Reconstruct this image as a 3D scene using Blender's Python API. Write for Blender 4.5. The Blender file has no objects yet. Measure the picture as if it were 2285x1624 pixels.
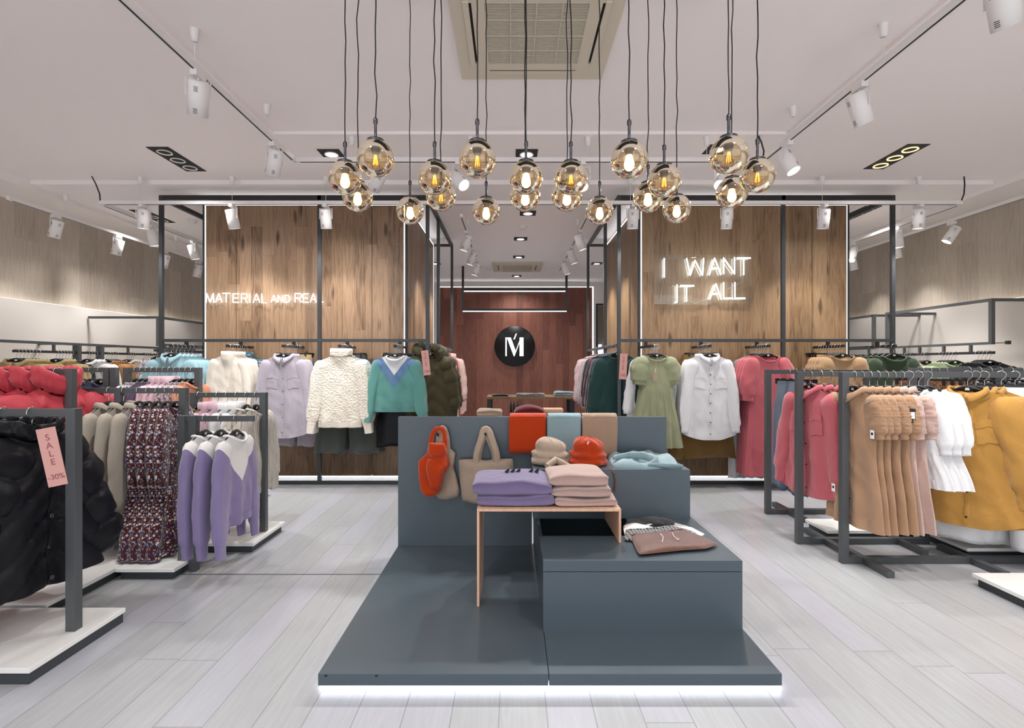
import bpy, math, random
from mathutils import Vector, Matrix, noise, Euler
random.seed(7)
R = math.radians
PI = math.pi
S = bpy.context.scene
# ---------------------------------------------------------------- camera, world, exposure
FPX, CX, CY, CAMZ = 1170.0, 1142.5, 812.0, 1.30
cd = bpy.data.cameras.new('camera'); cam = bpy.data.objects.new('camera', cd)
S.collection.objects.link(cam); S.camera = cam
cam.location = (0, 0, CAMZ); cam.rotation_euler = (R(90), 0, 0)
cd.sensor_fit = 'HORIZONTAL'; cd.sensor_width = 36.0; cd.lens = FPX / 2285 * 36.0
cd.clip_start = 0.05; cd.clip_end = 100
W = bpy.data.worlds.new('world'); S.world = W; W.use_nodes = True
W.node_tree.nodes['Background'].inputs[0].default_value = (0.93, 0.95, 1.0, 1)   # daylit mall beyond the open shopfront
W.node_tree.nodes['Background'].inputs[1].default_value = 1.3
S.view_settings.view_transform = 'Standard'; S.view_settings.look = 'None'
S.view_settings.exposure = 0.64; S.view_settings.gamma = 1.0; S.view_settings.use_curve_mapping = False
ROOM_POWER = 62.0     # each recessed ceiling spot
HEAD_POWER = 60.0     # each track spotlight

def P(px, py, Y): return Vector(((px - CX) / FPX * Y, Y, CAMZ - (py - CY) / FPX * Y))
def G(px, py, z=0.0):
    Y = (CAMZ - z) * FPX / (py - CY)
    return Vector(((px - CX) / FPX * Y, Y, z))
def XY(px, Y): return (px - CX) / FPX * Y
def lerp(a, b, t): return a + (b - a) * t
def sm(t):
    t = max(0.0, min(1.0, t)); return t * t * (3 - 2 * t)
def prof(pts, v):
    if v <= pts[0][0]: return pts[0][1]
    for (a, x), (b, y) in zip(pts, pts[1:]):
        if v <= b: return lerp(x, y, sm((v - a) / (b - a)) * .5 + (v - a) / (b - a) * .5)
    return pts[-1][1]
def srgb(h):
    h = h.lstrip('#'); o = []
    for i in (0, 2, 4):
        c = int(h[i:i+2], 16) / 255
        o.append(c / 12.92 if c <= .04045 else ((c + .055) / 1.055) ** 2.4)
    return (*o, 1)

# ---------------------------------------------------------------- materials
MATS = {}
def newmat(name):
    m = bpy.data.materials.new(name); m.use_nodes = True; MATS[name] = m
    nt = m.node_tree; b = nt.nodes['Principled BSDF']
    return m, nt, b
def nd(nt, t, **kw):
    n = nt.nodes.new(t)
    for k, v in kw.items():
        if k.startswith('i_'): n.inputs[k[2:].replace('_', ' ')].default_value = v
        else: setattr(n, k, v)
    return n
def mth(nt, op, a, b=None, c=None):
    n = nt.nodes.new('ShaderNodeMath'); n.operation = op
    for i, x in enumerate((a, b, c)):
        if x is None: continue
        if isinstance(x, (int, float)): n.inputs[i].default_value = x
        else: nt.links.new(x, n.inputs[i])
    return n.outputs[0]
def mix(nt, f, a, b):
    n = nt.nodes.new('ShaderNodeMix'); n.data_type = 'RGBA'
    for i, x in ((0, f), (6, a), (7, b)):
        if isinstance(x, (int, float, tuple)): n.inputs[i].default_value = x
        else: nt.links.new(x, n.inputs[i])
    return n.outputs[2]
def mapping(nt, src, scale=(1, 1, 1), loc=(0, 0, 0)):
    m = nt.nodes.new('ShaderNodeMapping'); m.inputs['Scale'].default_value = scale; m.inputs['Location'].default_value = loc
    nt.links.new(src, m.inputs[0]); return m.outputs[0]
def bump(nt, b, h, strength=.3, dist=.01):
    n = nt.nodes.new('ShaderNodeBump'); n.inputs['Strength'].default_value = strength; n.inputs['Distance'].default_value = dist
    nt.links.new(h, n.inputs['Height']); nt.links.new(n.outputs[0], b.inputs['Normal'])
def plain(name, col, rough=.5, metal=0, spec=.5, noise_amt=0.0):
    m, nt, b = newmat(name)
    c = srgb(col)
    b.inputs['Base Color'].default_value = c; b.inputs['Roughness'].default_value = rough
    b.inputs['Metallic'].default_value = metal; b.inputs['Specular IOR Level'].default_value = spec
    tc = nd(nt, 'ShaderNodeTexCoord')
    nz = nd(nt, 'ShaderNodeTexNoise', i_Scale=9.0, i_Detail=4.0)
    nt.links.new(tc.outputs['Object'], nz.inputs['Vector'])
    if noise_amt:
        f = mth(nt, 'MULTIPLY', nz.outputs[0], noise_amt)
        nt.links.new(mix(nt, f, c, tuple(x * .7 for x in c[:3]) + (1,)), b.inputs['Base Color'])
    r = mth(nt, 'MULTIPLY_ADD', nz.outputs[0], .1, rough - .05); nt.links.new(r, b.inputs['Roughness'])
    return m
def emit(name, col, st):
    m, nt, b = newmat(name); b.inputs['Base Color'].default_value = (0, 0, 0, 1)
    b.inputs['Emission Color'].default_value = srgb(col); b.inputs['Emission Strength'].default_value = st
    return m
def soft(c, k=.16):
    l = .3 * c[0] + .6 * c[1] + .1 * c[2]
    return tuple(lerp(x, l, k) * .92 for x in c[:3]) + (1,)
def fabric(name, col, kind='plain', col2='ffffff', col3='5577aa', scale=60.0, rough=.9, sheen=.3, wr=.25):
    m, nt, b = newmat(name)
    c, c2, c3 = [soft(srgb(q), 0.0 if 'orange' in name else .16) for q in (col, col2, col3)]
    b.inputs['Roughness'].default_value = rough; b.inputs['Specular IOR Level'].default_value = .2
    b.inputs['Sheen Weight'].default_value = sheen; b.inputs['Sheen Roughness'].default_value = .5
    tc = nd(nt, 'ShaderNodeTexCoord'); ob = tc.outputs['Object']
    big = nd(nt, 'ShaderNodeTexNoise', i_Scale=6.0, i_Detail=2.0, i_Distortion=1.6); nt.links.new(mapping(nt, ob, (1, 1, .5)), big.inputs['Vector'])
    fine = nd(nt, 'ShaderNodeTexNoise', i_Scale=220.0, i_Detail=2.0); nt.links.new(ob, fine.inputs['Vector'])
    base = mix(nt, mth(nt, 'MULTIPLY', fine.outputs[0], .35), c, tuple(x * .78 for x in c[:3]) + (1,))
    h = mth(nt, 'MULTIPLY', big.outputs[0], 1.0)
    if kind == 'floral':
        for k, (sc, cc, thr, off) in enumerate(((scale, c2, .30, 0), (scale * 1.25, c3, .30, 4.3), (scale * 2.3, c2, .24, 9.1))):
            dn = nd(nt, 'ShaderNodeTexNoise', i_Scale=scale * 1.5); nt.links.new(ob, dn.inputs['Vector'])
            vo = nd(nt, 'ShaderNodeTexVoronoi', i_Scale=sc); nt.links.new(mapping(nt, ob, (1, 1, 1), (off, off, off)), vo.inputs['Vector'])
            sep = nd(nt, 'ShaderNodeSeparateColor'); nt.links.new(vo.outputs['Color'], sep.inputs[0])
            d = mth(nt, 'ADD', vo.outputs['Distance'], mth(nt, 'MULTIPLY', dn.outputs[0], .35))
            f = mth(nt, 'MULTIPLY', mth(nt, 'LESS_THAN', d, thr + .22), mth(nt, 'GREATER_THAN', sep.outputs[0], .42))
            base = mix(nt, f, base, cc)
    elif kind == 'leopard':
        dn = nd(nt, 'ShaderNodeTexNoise', i_Scale=scale, i_Detail=1.0, i_Distortion=1.2); nt.links.new(ob, dn.inputs['Vector'])
        base = mix(nt, mth(nt, 'GREATER_THAN', dn.outputs[0], .52), base, c2)
    elif kind in ('plaid', 'check'):
        sx = nd(nt, 'ShaderNodeSeparateXYZ'); nt.links.new(ob, sx.inputs[0])
        a = mth(nt, 'LESS_THAN', mth(nt, 'FRACT', mth(nt, 'MULTIPLY', sx.outputs[0], scale)), .3 if kind == 'plaid' else .12)
        zz = sx.outputs[2] if kind == 'plaid' else sx.outputs[1]
        e = mth(nt, 'LESS_THAN', mth(nt, 'FRACT', mth(nt, 'MULTIPLY', zz, scale)), .3 if kind == 'plaid' else .12)
        f = mth(nt, 'MULTIPLY', mth(nt, 'ADD', a, e), .5) if kind == 'plaid' else mth(nt, 'MAXIMUM', a, e)
        base = mix(nt, f, base, c2)
    elif kind in ('stripe',):
        sx = nd(nt, 'ShaderNodeSeparateXYZ'); nt.links.new(ob, sx.inputs[0])
        base = mix(nt, mth(nt, 'LESS_THAN', mth(nt, 'FRACT', mth(nt, 'MULTIPLY', sx.outputs[0], scale)), .35), base, c2)
    elif kind == 'diamond':
        sx = nd(nt, 'ShaderNodeSeparateXYZ'); nt.links.new(ob, sx.inputs[0])
        u = mth(nt, 'MULTIPLY', mth(nt, 'ADD', sx.outputs[0], mth(nt, 'MULTIPLY', sx.outputs[2], .7)), scale)
        w = mth(nt, 'MULTIPLY', mth(nt, 'SUBTRACT', sx.outputs[0], mth(nt, 'MULTIPLY', sx.outputs[2], .7)), scale)
        f = mth(nt, 'GREATER_THAN', mth(nt, 'MULTIPLY', mth(nt, 'SINE', u), mth(nt, 'SINE', w)), .1)
        base = mix(nt, f, base, c2)
    elif kind == 'vee':      # yoke colours: white inside, optional band, then body colour, following a V on the chest
        sx = nd(nt, 'ShaderNodeSeparateXYZ'); nt.links.new(ob, sx.inputs[0])
        q = mth(nt, 'SUBTRACT', sx.outputs[2], mth(nt, 'MULTIPLY', mth(nt, 'ABSOLUTE', sx.outputs[0]), scale))
        t1, t2 = VEE[name]
        base = mix(nt, mth(nt, 'GREATER_THAN', q, t2), base, c3)
        base = mix(nt, mth(nt, 'GREATER_THAN', q, t1), base, c2)
    if kind == 'knit' or kind == 'cable' or kind == 'popcorn':
        if kind == 'popcorn':
            vo = nd(nt, 'ShaderNodeTexVoronoi', i_Scale=55.0); nt.links.new(ob, vo.inputs['Vector'])
            h = mth(nt, 'ADD', h, mth(nt, 'MULTIPLY', vo.outputs['Distance'], .8))
        else:
            wv = nd(nt, 'ShaderNodeTexWave', i_Scale=scale * (.2 if kind == 'cable' else .8), i_Distortion=3.0 if kind == 'cable' else 1.0)
            nt.links.new(mapping(nt, ob, (1, 1, 1 if kind == 'cable' else .3)), wv.inputs['Vector'])
            h = mth(nt, 'ADD', h, mth(nt, 'MULTIPLY', wv.outputs[0], .5 if kind == 'cable' else .2))
    nt.links.new(base, b.inputs['Base Color'])
    h = mth(nt, 'ADD', h, mth(nt, 'MULTIPLY', fine.outputs[0], .12))
    bump(nt, b, h, wr * 2, .02)
    return m
VEE = {}
def planks(name, dark, mid, light, pw, plen, hax='xy', vax='z', knots=.5, seam=.55, rough=.45, off=0.0, seamw=.008, grain=1.0, tone=.5, lav=None):
    m, nt, b = newmat(name)
    tc = nd(nt, 'ShaderNodeTexCoord'); sx = nd(nt, 'ShaderNodeSeparateXYZ'); nt.links.new(tc.outputs['Object'], sx.inputs[0])
    X, Y, Z = sx.outputs
    h = mth(nt, 'ADD', X, Y) if hax == 'xy' else X
    v = Z if vax == 'z' else Y
    u = mth(nt, 'DIVIDE', mth(nt, 'SUBTRACT', h, off), pw)
    iu = mth(nt, 'FLOOR', u); fu = mth(nt, 'FRACT', u)
    wn = nd(nt, 'ShaderNodeTexWhiteNoise', noise_dimensions='1D'); nt.links.new(iu, wn.inputs['W'])
    w = mth(nt, 'ADD', mth(nt, 'DIVIDE', v, plen), mth(nt, 'MULTIPLY', wn.outputs['Value'], 7.31))
    iw = mth(nt, 'FLOOR', w); fw = mth(nt, 'FRACT', w)
    cell = nd(nt, 'ShaderNodeCombineXYZ'); nt.links.new(iu, cell.inputs[0]); nt.links.new(iw, cell.inputs[1])
    wn2 = nd(nt, 'ShaderNodeTexWhiteNoise', noise_dimensions='3D'); nt.links.new(cell.outputs[0], wn2.inputs['Vector'])
    g = nd(nt, 'ShaderNodeCombineXYZ')
    nt.links.new(mth(nt, 'ADD', h, mth(nt, 'MULTIPLY', wn2.outputs['Value'], 13.0)), g.inputs[0])
    nt.links.new(mth(nt, 'ADD', v, mth(nt, 'MULTIPLY', wn2.outputs['Value'], 5.0)), g.inputs[2])
    n1 = nd(nt, 'ShaderNodeTexNoise', i_Scale=1.0, i_Detail=6.0, i_Roughness=.65, i_Distortion=.4)
    nt.links.new(mapping(nt, g.outputs[0], (60, 1, 2.6)), n1.inputs['Vector'])
    n2 = nd(nt, 'ShaderNodeTexNoise', i_Scale=1.0, i_Detail=3.0); nt.links.new(mapping(nt, g.outputs[0], (9, 1, .9)), n2.inputs['Vector'])
    rg = mth(nt, 'FRACT', mth(nt, 'MULTIPLY', n2.outputs[0], 9.0))
    rg = mth(nt, 'ABSOLUTE', mth(nt, 'SUBTRACT', rg, .5))
    f = mth(nt, 'ADD', mth(nt, 'MULTIPLY', n1.outputs[0], .9 * grain), mth(nt, 'MULTIPLY', rg, .35 * grain))
    f = mth(nt, 'ADD', f, mth(nt, 'MULTIPLY', mth(nt, 'SUBTRACT', wn2.outputs['Value'], .5), tone))
    ramp = nd(nt, 'ShaderNodeValToRGB'); nt.links.new(f, ramp.inputs[0])
    e = ramp.color_ramp.elements; e[0].position = .22; e[0].color = srgb(dark); e[1].position = .85; e[1].color = srgb(light)
    k = e.new(.5); k.color = srgb(mid)
    col = ramp.outputs[0]
    if knots:
        vo = nd(nt, 'ShaderNodeTexVoronoi', i_Scale=1.0, i_Randomness=1.0); nt.links.new(mapping(nt, g.outputs[0], (5.5, 1, 1.5)), vo.inputs['Vector'])
        dn = mth(nt, 'ADD', vo.outputs['Distance'], mth(nt, 'MULTIPLY', mth(nt, 'SUBTRACT', n1.outputs[0], .5), .25))
        kk = mth(nt, 'MULTIPLY', mth(nt, 'SUBTRACT', 1.0, mth(nt, 'MINIMUM', mth(nt, 'DIVIDE', mth(nt, 'MAXIMUM', dn, 0.0), .17), 1.0)), knots * 1.6)
        kk = mth(nt, 'MINIMUM', kk, .85)
        col = mix(nt, mth(nt, 'MAXIMUM', kk, 0.0), col, tuple(x * .45 for x in srgb(dark)[:3]) + (1,))
    if lav:
        n3 = nd(nt, 'ShaderNodeTexNoise', i_Scale=1.3, i_Detail=1.0); nt.links.new(tc.outputs['Object'], n3.inputs['Vector'])
        col = mix(nt, mth(nt, 'MULTIPLY', mth(nt, 'GREATER_THAN', wn2.outputs['Value'], .6), .3), col, srgb(lav))
    e1 = mth(nt, 'LESS_THAN', mth(nt, 'MINIMUM', fu, mth(nt, 'SUBTRACT', 1.0, fu)), seamw / pw / 2)
    e2 = mth(nt, 'LESS_THAN', mth(nt, 'MINIMUM', fw, mth(nt, 'SUBTRACT', 1.0, fw)), seamw / plen / 2)
    ed = mth(nt, 'MULTIPLY', mth(nt, 'MAXIMUM', e1, e2), seam)
    col = mix(nt, ed, col, tuple(x * .3 for x in srgb(dark)[:3]) + (1,))
    nt.links.new(col, b.inputs['Base Color']); b.inputs['Roughness'].default_value = rough
    hh = mth(nt, 'SUBTRACT', mth(nt, 'MULTIPLY', f, .3), ed); bump(nt, b, hh, .12, .004)
    return m

M_FLOOR = planks('floor_wood', 'a2a3a5', 'b0b2b4', 'bbbdc0', .177, 1.9, 'x', 'y', .0, .55, .30, -.4016, .004, .55, .12, 'aeadbc')
M_OAK = planks('oak_panel', '50392a', '7a6048', '96795f', .13, 1.3, 'xy', 'z', .8, .3, .42, 0, .003, 1.2, .42)
M_OAKR = planks('oak_panel_golden', '624931', '85694c', '9d8162', .14, 2.4, 'xy', 'z', .9, .18, .42, 0, .003, 1.0, .25)
M_RED = planks('red_wood', '6e4034', '8a5545', '9e6a56', .15, 2.1, 'xy', 'z', .25, .2, .5, 0, .003, .8, .35)
M_PALE = planks('pale_washed_wood', 'a3978a', 'b8ac9d', 'c8bdaf', .30, 3.0, 'xy', 'z', .0, .15, .6, 0, .003, .9, .25)
M_PINE = planks('light_pine', 'c89d80', 'd9b298', 'e6c6ae', .5, 3.0, 'x', 'y', .0, .0, .45, 0, .001, .6, .1)
M_DESKW = planks('brown_desk_wood', '59412c', '74563a', '8a6a4a', .3, 2.0, 'x', 'y', .2, .0, .5, 0, .001, .8, .2)
M_CEIL = plain('ceiling_paint', 'f4edeb', .9, 0, .2)
M_WALL = plain('white_wall_paint', 'cbc4bd', .9, 0, .2)
M_SLATE = plain('slate_blue_paint', '4a565e', .30, 0, .5, .25)
M_STEEL = plain('dark_grey_steel', '535658', .42, .3, .5)
M_CAGE = plain('charcoal_steel', '3c3f41', .4, .3, .5)
M_BLACKM = plain('black_steel', '2d2e30', .4, .3, .5)
M_PLINTH = plain('white_plinth', 'e6e5e2', .3, 0, .5)
M_KICK = plain('dark_kick', '33383c', .5)
M_WHITE = plain('white_metal', 'e8e4e2', .4)
M_SLOT = plain('dark_slot', '242323', .7)
M_HOOK = plain('chrome_hook', 'c8c8c8', .22, 1.0)
M_HANGER = plain('black_hanger', '131314', .38)
M_CREAMP = plain('cream_plastic', 'cfc6b4', .6)
M_GRILLE = plain('grey_grille', '7f7868', .7)
M_CORD = plain('black_cord', '1b1a1a', .6)
M_CAP = plain('gunmetal', '55545a', .3, .8)
M_DISC = plain('black_disc', '0b0b0c', .35)
M_LED = emit('led_white', 'f4f9ff', 2.6)
M_COVE = emit('cove_glow', 'fff6e6', 1.3)
M_LEDF = emit('led_floor', 'f2f6ff', 3.5)
M_NEON = emit('neon_white', 'e6f7ff', 5.5)
M_LOGO = emit('logo_white', 'f3f8ff', 1.05)
M_LENS = emit('lamp_lens', 'fffaf2', 9.0)
M_BULB = emit('warm_bulb', 'ffc98a', 7.0)
M_FILA = emit('amber_filament', 'ff9a2e', 3.0)
M_TAG = plain('pink_card', 'c8948c', .6)
M_TAGTXT = plain('tag_text', '8e4a50', .6)
M_STICKER = plain('white_sticker', 'eeeeee', .6)
M_INK = plain('black_ink', '1a1a1a', .6)
M_GOLD = plain('gold_ring', 'c8a964', .35, .7)
def thin_glass(name, tint, refl=.5, rough=.02):
    m, nt, b = newmat(name); nt.nodes.remove(b)
    t = nd(nt, 'ShaderNodeBsdfTransparent'); t.inputs[0].default_value = tint
    g = nd(nt, 'ShaderNodeBsdfGlossy'); g.inputs['Color'].default_value = (1, .93, .8, 1); g.inputs['Roughness'].default_value = rough
    fr = nd(nt, 'ShaderNodeFresnel', i_IOR=1.5)
    f = mth(nt, 'MULTIPLY_ADD', fr.outputs[0], refl, .03)
    mx = nd(nt, 'ShaderNodeMixShader'); nt.links.new(f, mx.inputs[0]); nt.links.new(t.outputs[0], mx.inputs[1]); nt.links.new(g.outputs[0], mx.inputs[2])
    nt.links.new(mx.outputs[0], nt.nodes['Material Output'].inputs[0]); return m
def amber():
    m, nt, b = newmat('amber_glass'); nt.nodes.remove(b)
    tc = nd(nt, 'ShaderNodeTexCoord'); sx = nd(nt, 'ShaderNodeSeparateXYZ'); nt.links.new(tc.outputs['Object'], sx.inputs[0])
    lw = nd(nt, 'ShaderNodeLayerWeight', i_Blend=.35)
    tint = mix(nt, lw.outputs['Facing'], (.92, .72, .40, 1), (.60, .33, .07, 1))
    zz = mth(nt, 'MULTIPLY_ADD', sx.outputs[2], 7.0, .5)     # the dip-dyed glass is smokier at its top
    tint = mix(nt, mth(nt, 'MINIMUM', mth(nt, 'MAXIMUM', zz, 0.0), 1.0), tint, (.82, .76, .70, 1))
    t = nd(nt, 'ShaderNodeBsdfTransparent'); nt.links.new(tint, t.inputs[0])
    g = nd(nt, 'ShaderNodeBsdfGlossy'); g.inputs['Color'].default_value = (1, .9, .72, 1); g.inputs['Roughness'].default_value = .03
    fr = nd(nt, 'ShaderNodeFresnel', i_IOR=1.55)
    f = mth(nt, 'MULTIPLY_ADD', fr.outputs[0], 1.1, .07)
    mx = nd(nt, 'ShaderNodeMixShader'); nt.links.new(f, mx.inputs[0]); nt.links.new(t.outputs[0], mx.inputs[1]); nt.links.new(g.outputs[0], mx.inputs[2])
    nt.links.new(mx.outputs[0], nt.nodes['Material Output'].inputs[0]); return m
M_AMBER = amber()
M_CLEAR = thin_glass('clear_bulb_glass', (.97, .9, .78, 1), .5)
M_ACRYL = thin_glass('clear_acrylic', (.97, .98, .99, 1), .25)
M_PANE = thin_glass('window_glass', (.85, .88, .9, 1), .8)

# ---------------------------------------------------------------- geometry helpers
class MB:
    def __init__(s): s.v = []; s.f = []; s.m = []; s.sm = []
    def add(s, vs, fs, mi=0, smooth=False):
        o = len(s.v); s.v += [tuple(x) for x in vs]; s.f += [tuple(i + o for i in f) for f in fs]
        s.m += [mi] * len(fs); s.sm += [smooth] * len(fs); return s
    def box(s, x0, x1, y0, y1, z0, z1, mi=0, M=None):
        vs = [Vector((x, y, z)) for x in (x0, x1) for y in (y0, y1) for z in (z0, z1)]
        if M: vs = [M @ v for v in vs]
        return s.add(vs, [(0, 1, 3, 2), (4, 6, 7, 5), (0, 4, 5, 1), (2, 3, 7, 6), (0, 2, 6, 4), (1, 5, 7, 3)], mi)
    def grid(s, rows, closed=False, mi=0, smooth=True):
        nr, nc = len(rows), len(rows[0]); vs = [p for r in rows for p in r]; fs = []
        for j in range(nr - 1):
            for i in range(nc if closed else nc - 1):
                k = (i + 1) % nc; fs.append((j * nc + i, j * nc + k, (j + 1) * nc + k, (j + 1) * nc + i))
        return s.add(vs, fs, mi, smooth)
    def tube(s, pts, r, n=8, mi=0, caps=True, flat=1.0):
        pts = [Vector(p) for p in pts]; rows = []; prev = None
        for i, p in enumerate(pts):
            d = (pts[min(i + 1, len(pts) - 1)] - pts[max(i - 1, 0)])
            d = d.normalized() if d.length > 1e-9 else Vector((0, 0, 1))
            if prev is None:
                a = Vector((0, 1, 0)) if abs(d.y) < .9 else Vector((1, 0, 0))
                u = d.cross(a).normalized()
            else:
                u = (prev - d * prev.dot(d)); u = u.normalized() if u.length > 1e-6 else d.orthogonal().normalized()
            prev = u; w = d.cross(u); rr = r[i] if isinstance(r, (list, tuple)) else r
            rows.append([p + u * math.cos(t) * rr + w * math.sin(t) * rr * flat for t in [2 * PI * k / n for k in range(n)]])
        s.grid(rows, True, mi)
        if caps:
            s.add(rows[0], [tuple(range(n))[::-1]], mi); s.add(rows[-1], [tuple(range(n))], mi)
        return s
    def lathe(s, pr, n=24, mi=0, c=(0, 0, 0), M=None):
        rows = []
        for r, z in pr:
            row = [Vector((c[0] + r * math.cos(2 * PI * k / n), c[1] + r * math.sin(2 * PI * k / n), c[2] + z)) for k in range(n)]
            if M: row = [M @ v for v in row]
            rows.append(row)
        return s.grid(rows, True, mi)
    def prism(s, poly, fn, d, mi=0):     # poly 2D, fn maps (a,b,depth)->xyz
        n = len(poly); vs = [fn(a, b, 0) for a, b in poly] + [fn(a, b, d) for a, b in poly]
        return s.add(vs, [tuple(range(n))[::-1], tuple(range(n, 2 * n))] + [(i, (i + 1) % n, (i + 1) % n + n, i + n) for i in range(n)], mi)
    def obj(s, name, mats, parent=None, bevel=0):
        me = bpy.data.meshes.new(name); me.from_pydata(s.v, [], s.f)
        for m in (mats if isinstance(mats, (list, tuple)) else [mats]): me.materials.append(m)
        for p, mi, q in zip(me.polygons, s.m, s.sm): p.material_index = mi; p.use_smooth = q
        me.update()
        o = bpy.data.objects.new(name, me); S.collection.objects.link(o)
        if parent: o.parent = parent
        if bevel:
            b = o.modifiers.new('b', 'BEVEL'); b.width = bevel; b.segments = 2; b.limit_method = 'ANGLE'
        return o
LABELS = []
def tag(o, label, cat, group=None, kind=None):
    o['label'] = label; o['category'] = cat
    if group: o['group'] = group
    if kind: o['kind'] = kind
    LABELS.append(label)
    return o
def thing(name, label, cat, loc=(0, 0, 0), rz=0, group=None):
    o = bpy.data.objects.new(name, None); o.empty_display_size = .05; S.collection.objects.link(o)
    o.location = loc; o.rotation_euler = (0, 0, rz); return tag(o, label, cat, group)
def struct(name, mb, mats, parent=None, bevel=0):
    o = mb.obj(name, mats, parent, bevel)
    if not parent: o['kind'] = 'structure'
    return o
KIDS = {}
def kids(o): return [c for c in o.children]
def dup(root, loc, rot, label, group=None):
    r = root.copy(); S.collection.objects.link(r); r.location = loc; r.rotation_euler = rot
    r['label'] = label; LABELS.append(label)
    if group: r['group'] = group
    for ch in KIDS[root.name]:
        c = ch.copy(); S.collection.objects.link(c); c.parent = r
        for g in KIDS.get(ch.name, []):
            d = g.copy(); S.collection.objects.link(d); d.parent = c
    return r
class Proto:
    """first placing moves the original, later ones copy it"""
    def __init__(s, root, cat):
        s.root = root; s.used = False; s.cat = cat
        bpy.context.view_layer.update()
        KIDS[root.name] = list(root.children)
        for c in root.children: KIDS[c.name] = list(c.children)
    def put(s, loc, rot, label, group=None):
        if isinstance(rot, (int, float)): rot = (0, 0, rot)
        if not s.used:
            s.used = True; s.root.location = loc; s.root.rotation_euler = rot
            return tag(s.root, label, s.cat, group)
        return dup(s.root, loc, rot, label, group)
def bare(name):
    o = bpy.data.objects.new(name, None); o.empty_display_size = .05; S.collection.objects.link(o); return o
def aim(d):   # rotation whose local -Z points along d
    return Vector(d).normalized().to_track_quat('-Z', 'Y').to_euler()
# ================================================================ THE ROOM
YB = 12.2
m = MB().box(-6.2, 6.2, -3, YB + .3, -.1, 0); struct('floor', m, M_FLOOR)
m = MB()
m.box(-2.02, 2.33, -3, 4.44, 3.27, 3.4)
m.box(-6.2, -2.02, -3, 5.55, 3.245, 3.4); m.box(2.33, 6.2, -3, 5.55, 3.245, 3.4); m.box(-2.02, 2.33, 4.44, 5.55, 3.245, 3.4)
m.box(-6.2, 6.2, 5.55, YB + .3, 3.2, 3.4)
struct('ceiling', m, M_CEIL)
m = MB().box(-5.95, -5.1, -3, YB, 3.15, 3.25); struct('trim_1', m, M_CEIL)
m = MB().box(5.1, 5.95, -3, YB, 3.15, 3.25); struct('trim_2', m, M_CEIL)
for s, nm in ((-1, 'wall_left'), (1, 'wall_right')):
    a, b_ = sorted((s * 5.65, s * 5.95)); w = struct(nm, MB().box(a, b_, -3, YB, 2.02, 3.2), M_PALE)
    a, b_ = sorted((s * 5.52, s * 5.95)); lo = struct('lower_wall_panel', MB().box(a, b_, -3, YB, 0, 2.02), M_WALL, w)
    a, b_ = sorted((s * 5.6, s * 5.64)); struct('cove_light', MB().box(a, b_, -3, YB, 2.021, 2.034), M_COVE, w)
m = MB().box(-6.2, 1.95, YB, YB + .2, 0, 3.2).box(2.9, 6.2, YB, YB + .2, 0, 3.2).box(1.95, 2.9, YB, YB + .2, 0, .9).box(1.95, 2.9, YB, YB + .2, 2.7, 3.2)
struct('wall_back', m, M_WALL)
# long cross seam in the floor boards
struct('trim_3', MB().box(-5.5, -.79, 3.237, 3.243, 0, .0015), M_KICK)
# window in the back wall looking into the mall, with its lit corridor beyond
wd = struct('window_1', MB().box(1.95, 1.99, YB - .02, YB + .1, .9, 2.7).box(2.86, 2.9, YB - .02, YB + .1, .9, 2.7).box(1.99, 2.86, YB - .02, YB + .1, 2.66, 2.7).box(1.99, 2.86, YB - .02, YB + .1, .9, .94), M_BLACKM)
struct('pane', MB().box(1.99, 2.86, YB + .02, YB + .03, .94, 2.66), M_PANE, wd)
struct('ceiling_mall', MB().box(1, 6, 12.55, 15.3, 3.2, 3.3), plain('mall_brown', '4a3c30', .8))
struct('wall_mall', MB().box(1, 6, 15.2, 15.3, 0, 3.2), MATS['mall_brown'])
for i, (x, z) in enumerate(((2.45, 2.45), (2.62, 2.3), (2.8, 2.42), (2.95, 2.2), (3.1, 2.35))):
    tag(MB().lathe([(.001, 0), (.06, 0), (.06, .03), (.004, .03), (.004, 3.2 - z)], 14, c=(x + .2, 14.4, z)).obj('mall_lamp', emit('mall_lamp_glow', 'fff1d8', 5) if i == 0 else MATS['mall_lamp_glow']),
        'small round lamp glowing beyond the narrow back window', 'lamp', 'mall lamps beyond the back window')
sg = MB().box(2.35, 3.25, 14.95, 15.2, 1.55, 1.72)
for k in range(4): sg.box(2.5 + k * .17, 2.56 + k * .17, 14.95, 15.2, 1.72, 1.86 + .12 * (k % 2))
tag(sg.obj('mall_sign', emit('mall_sign_glow', 'e6efff', 2.0)), 'white lit shop sign seen through the narrow back window', 'sign')

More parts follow.
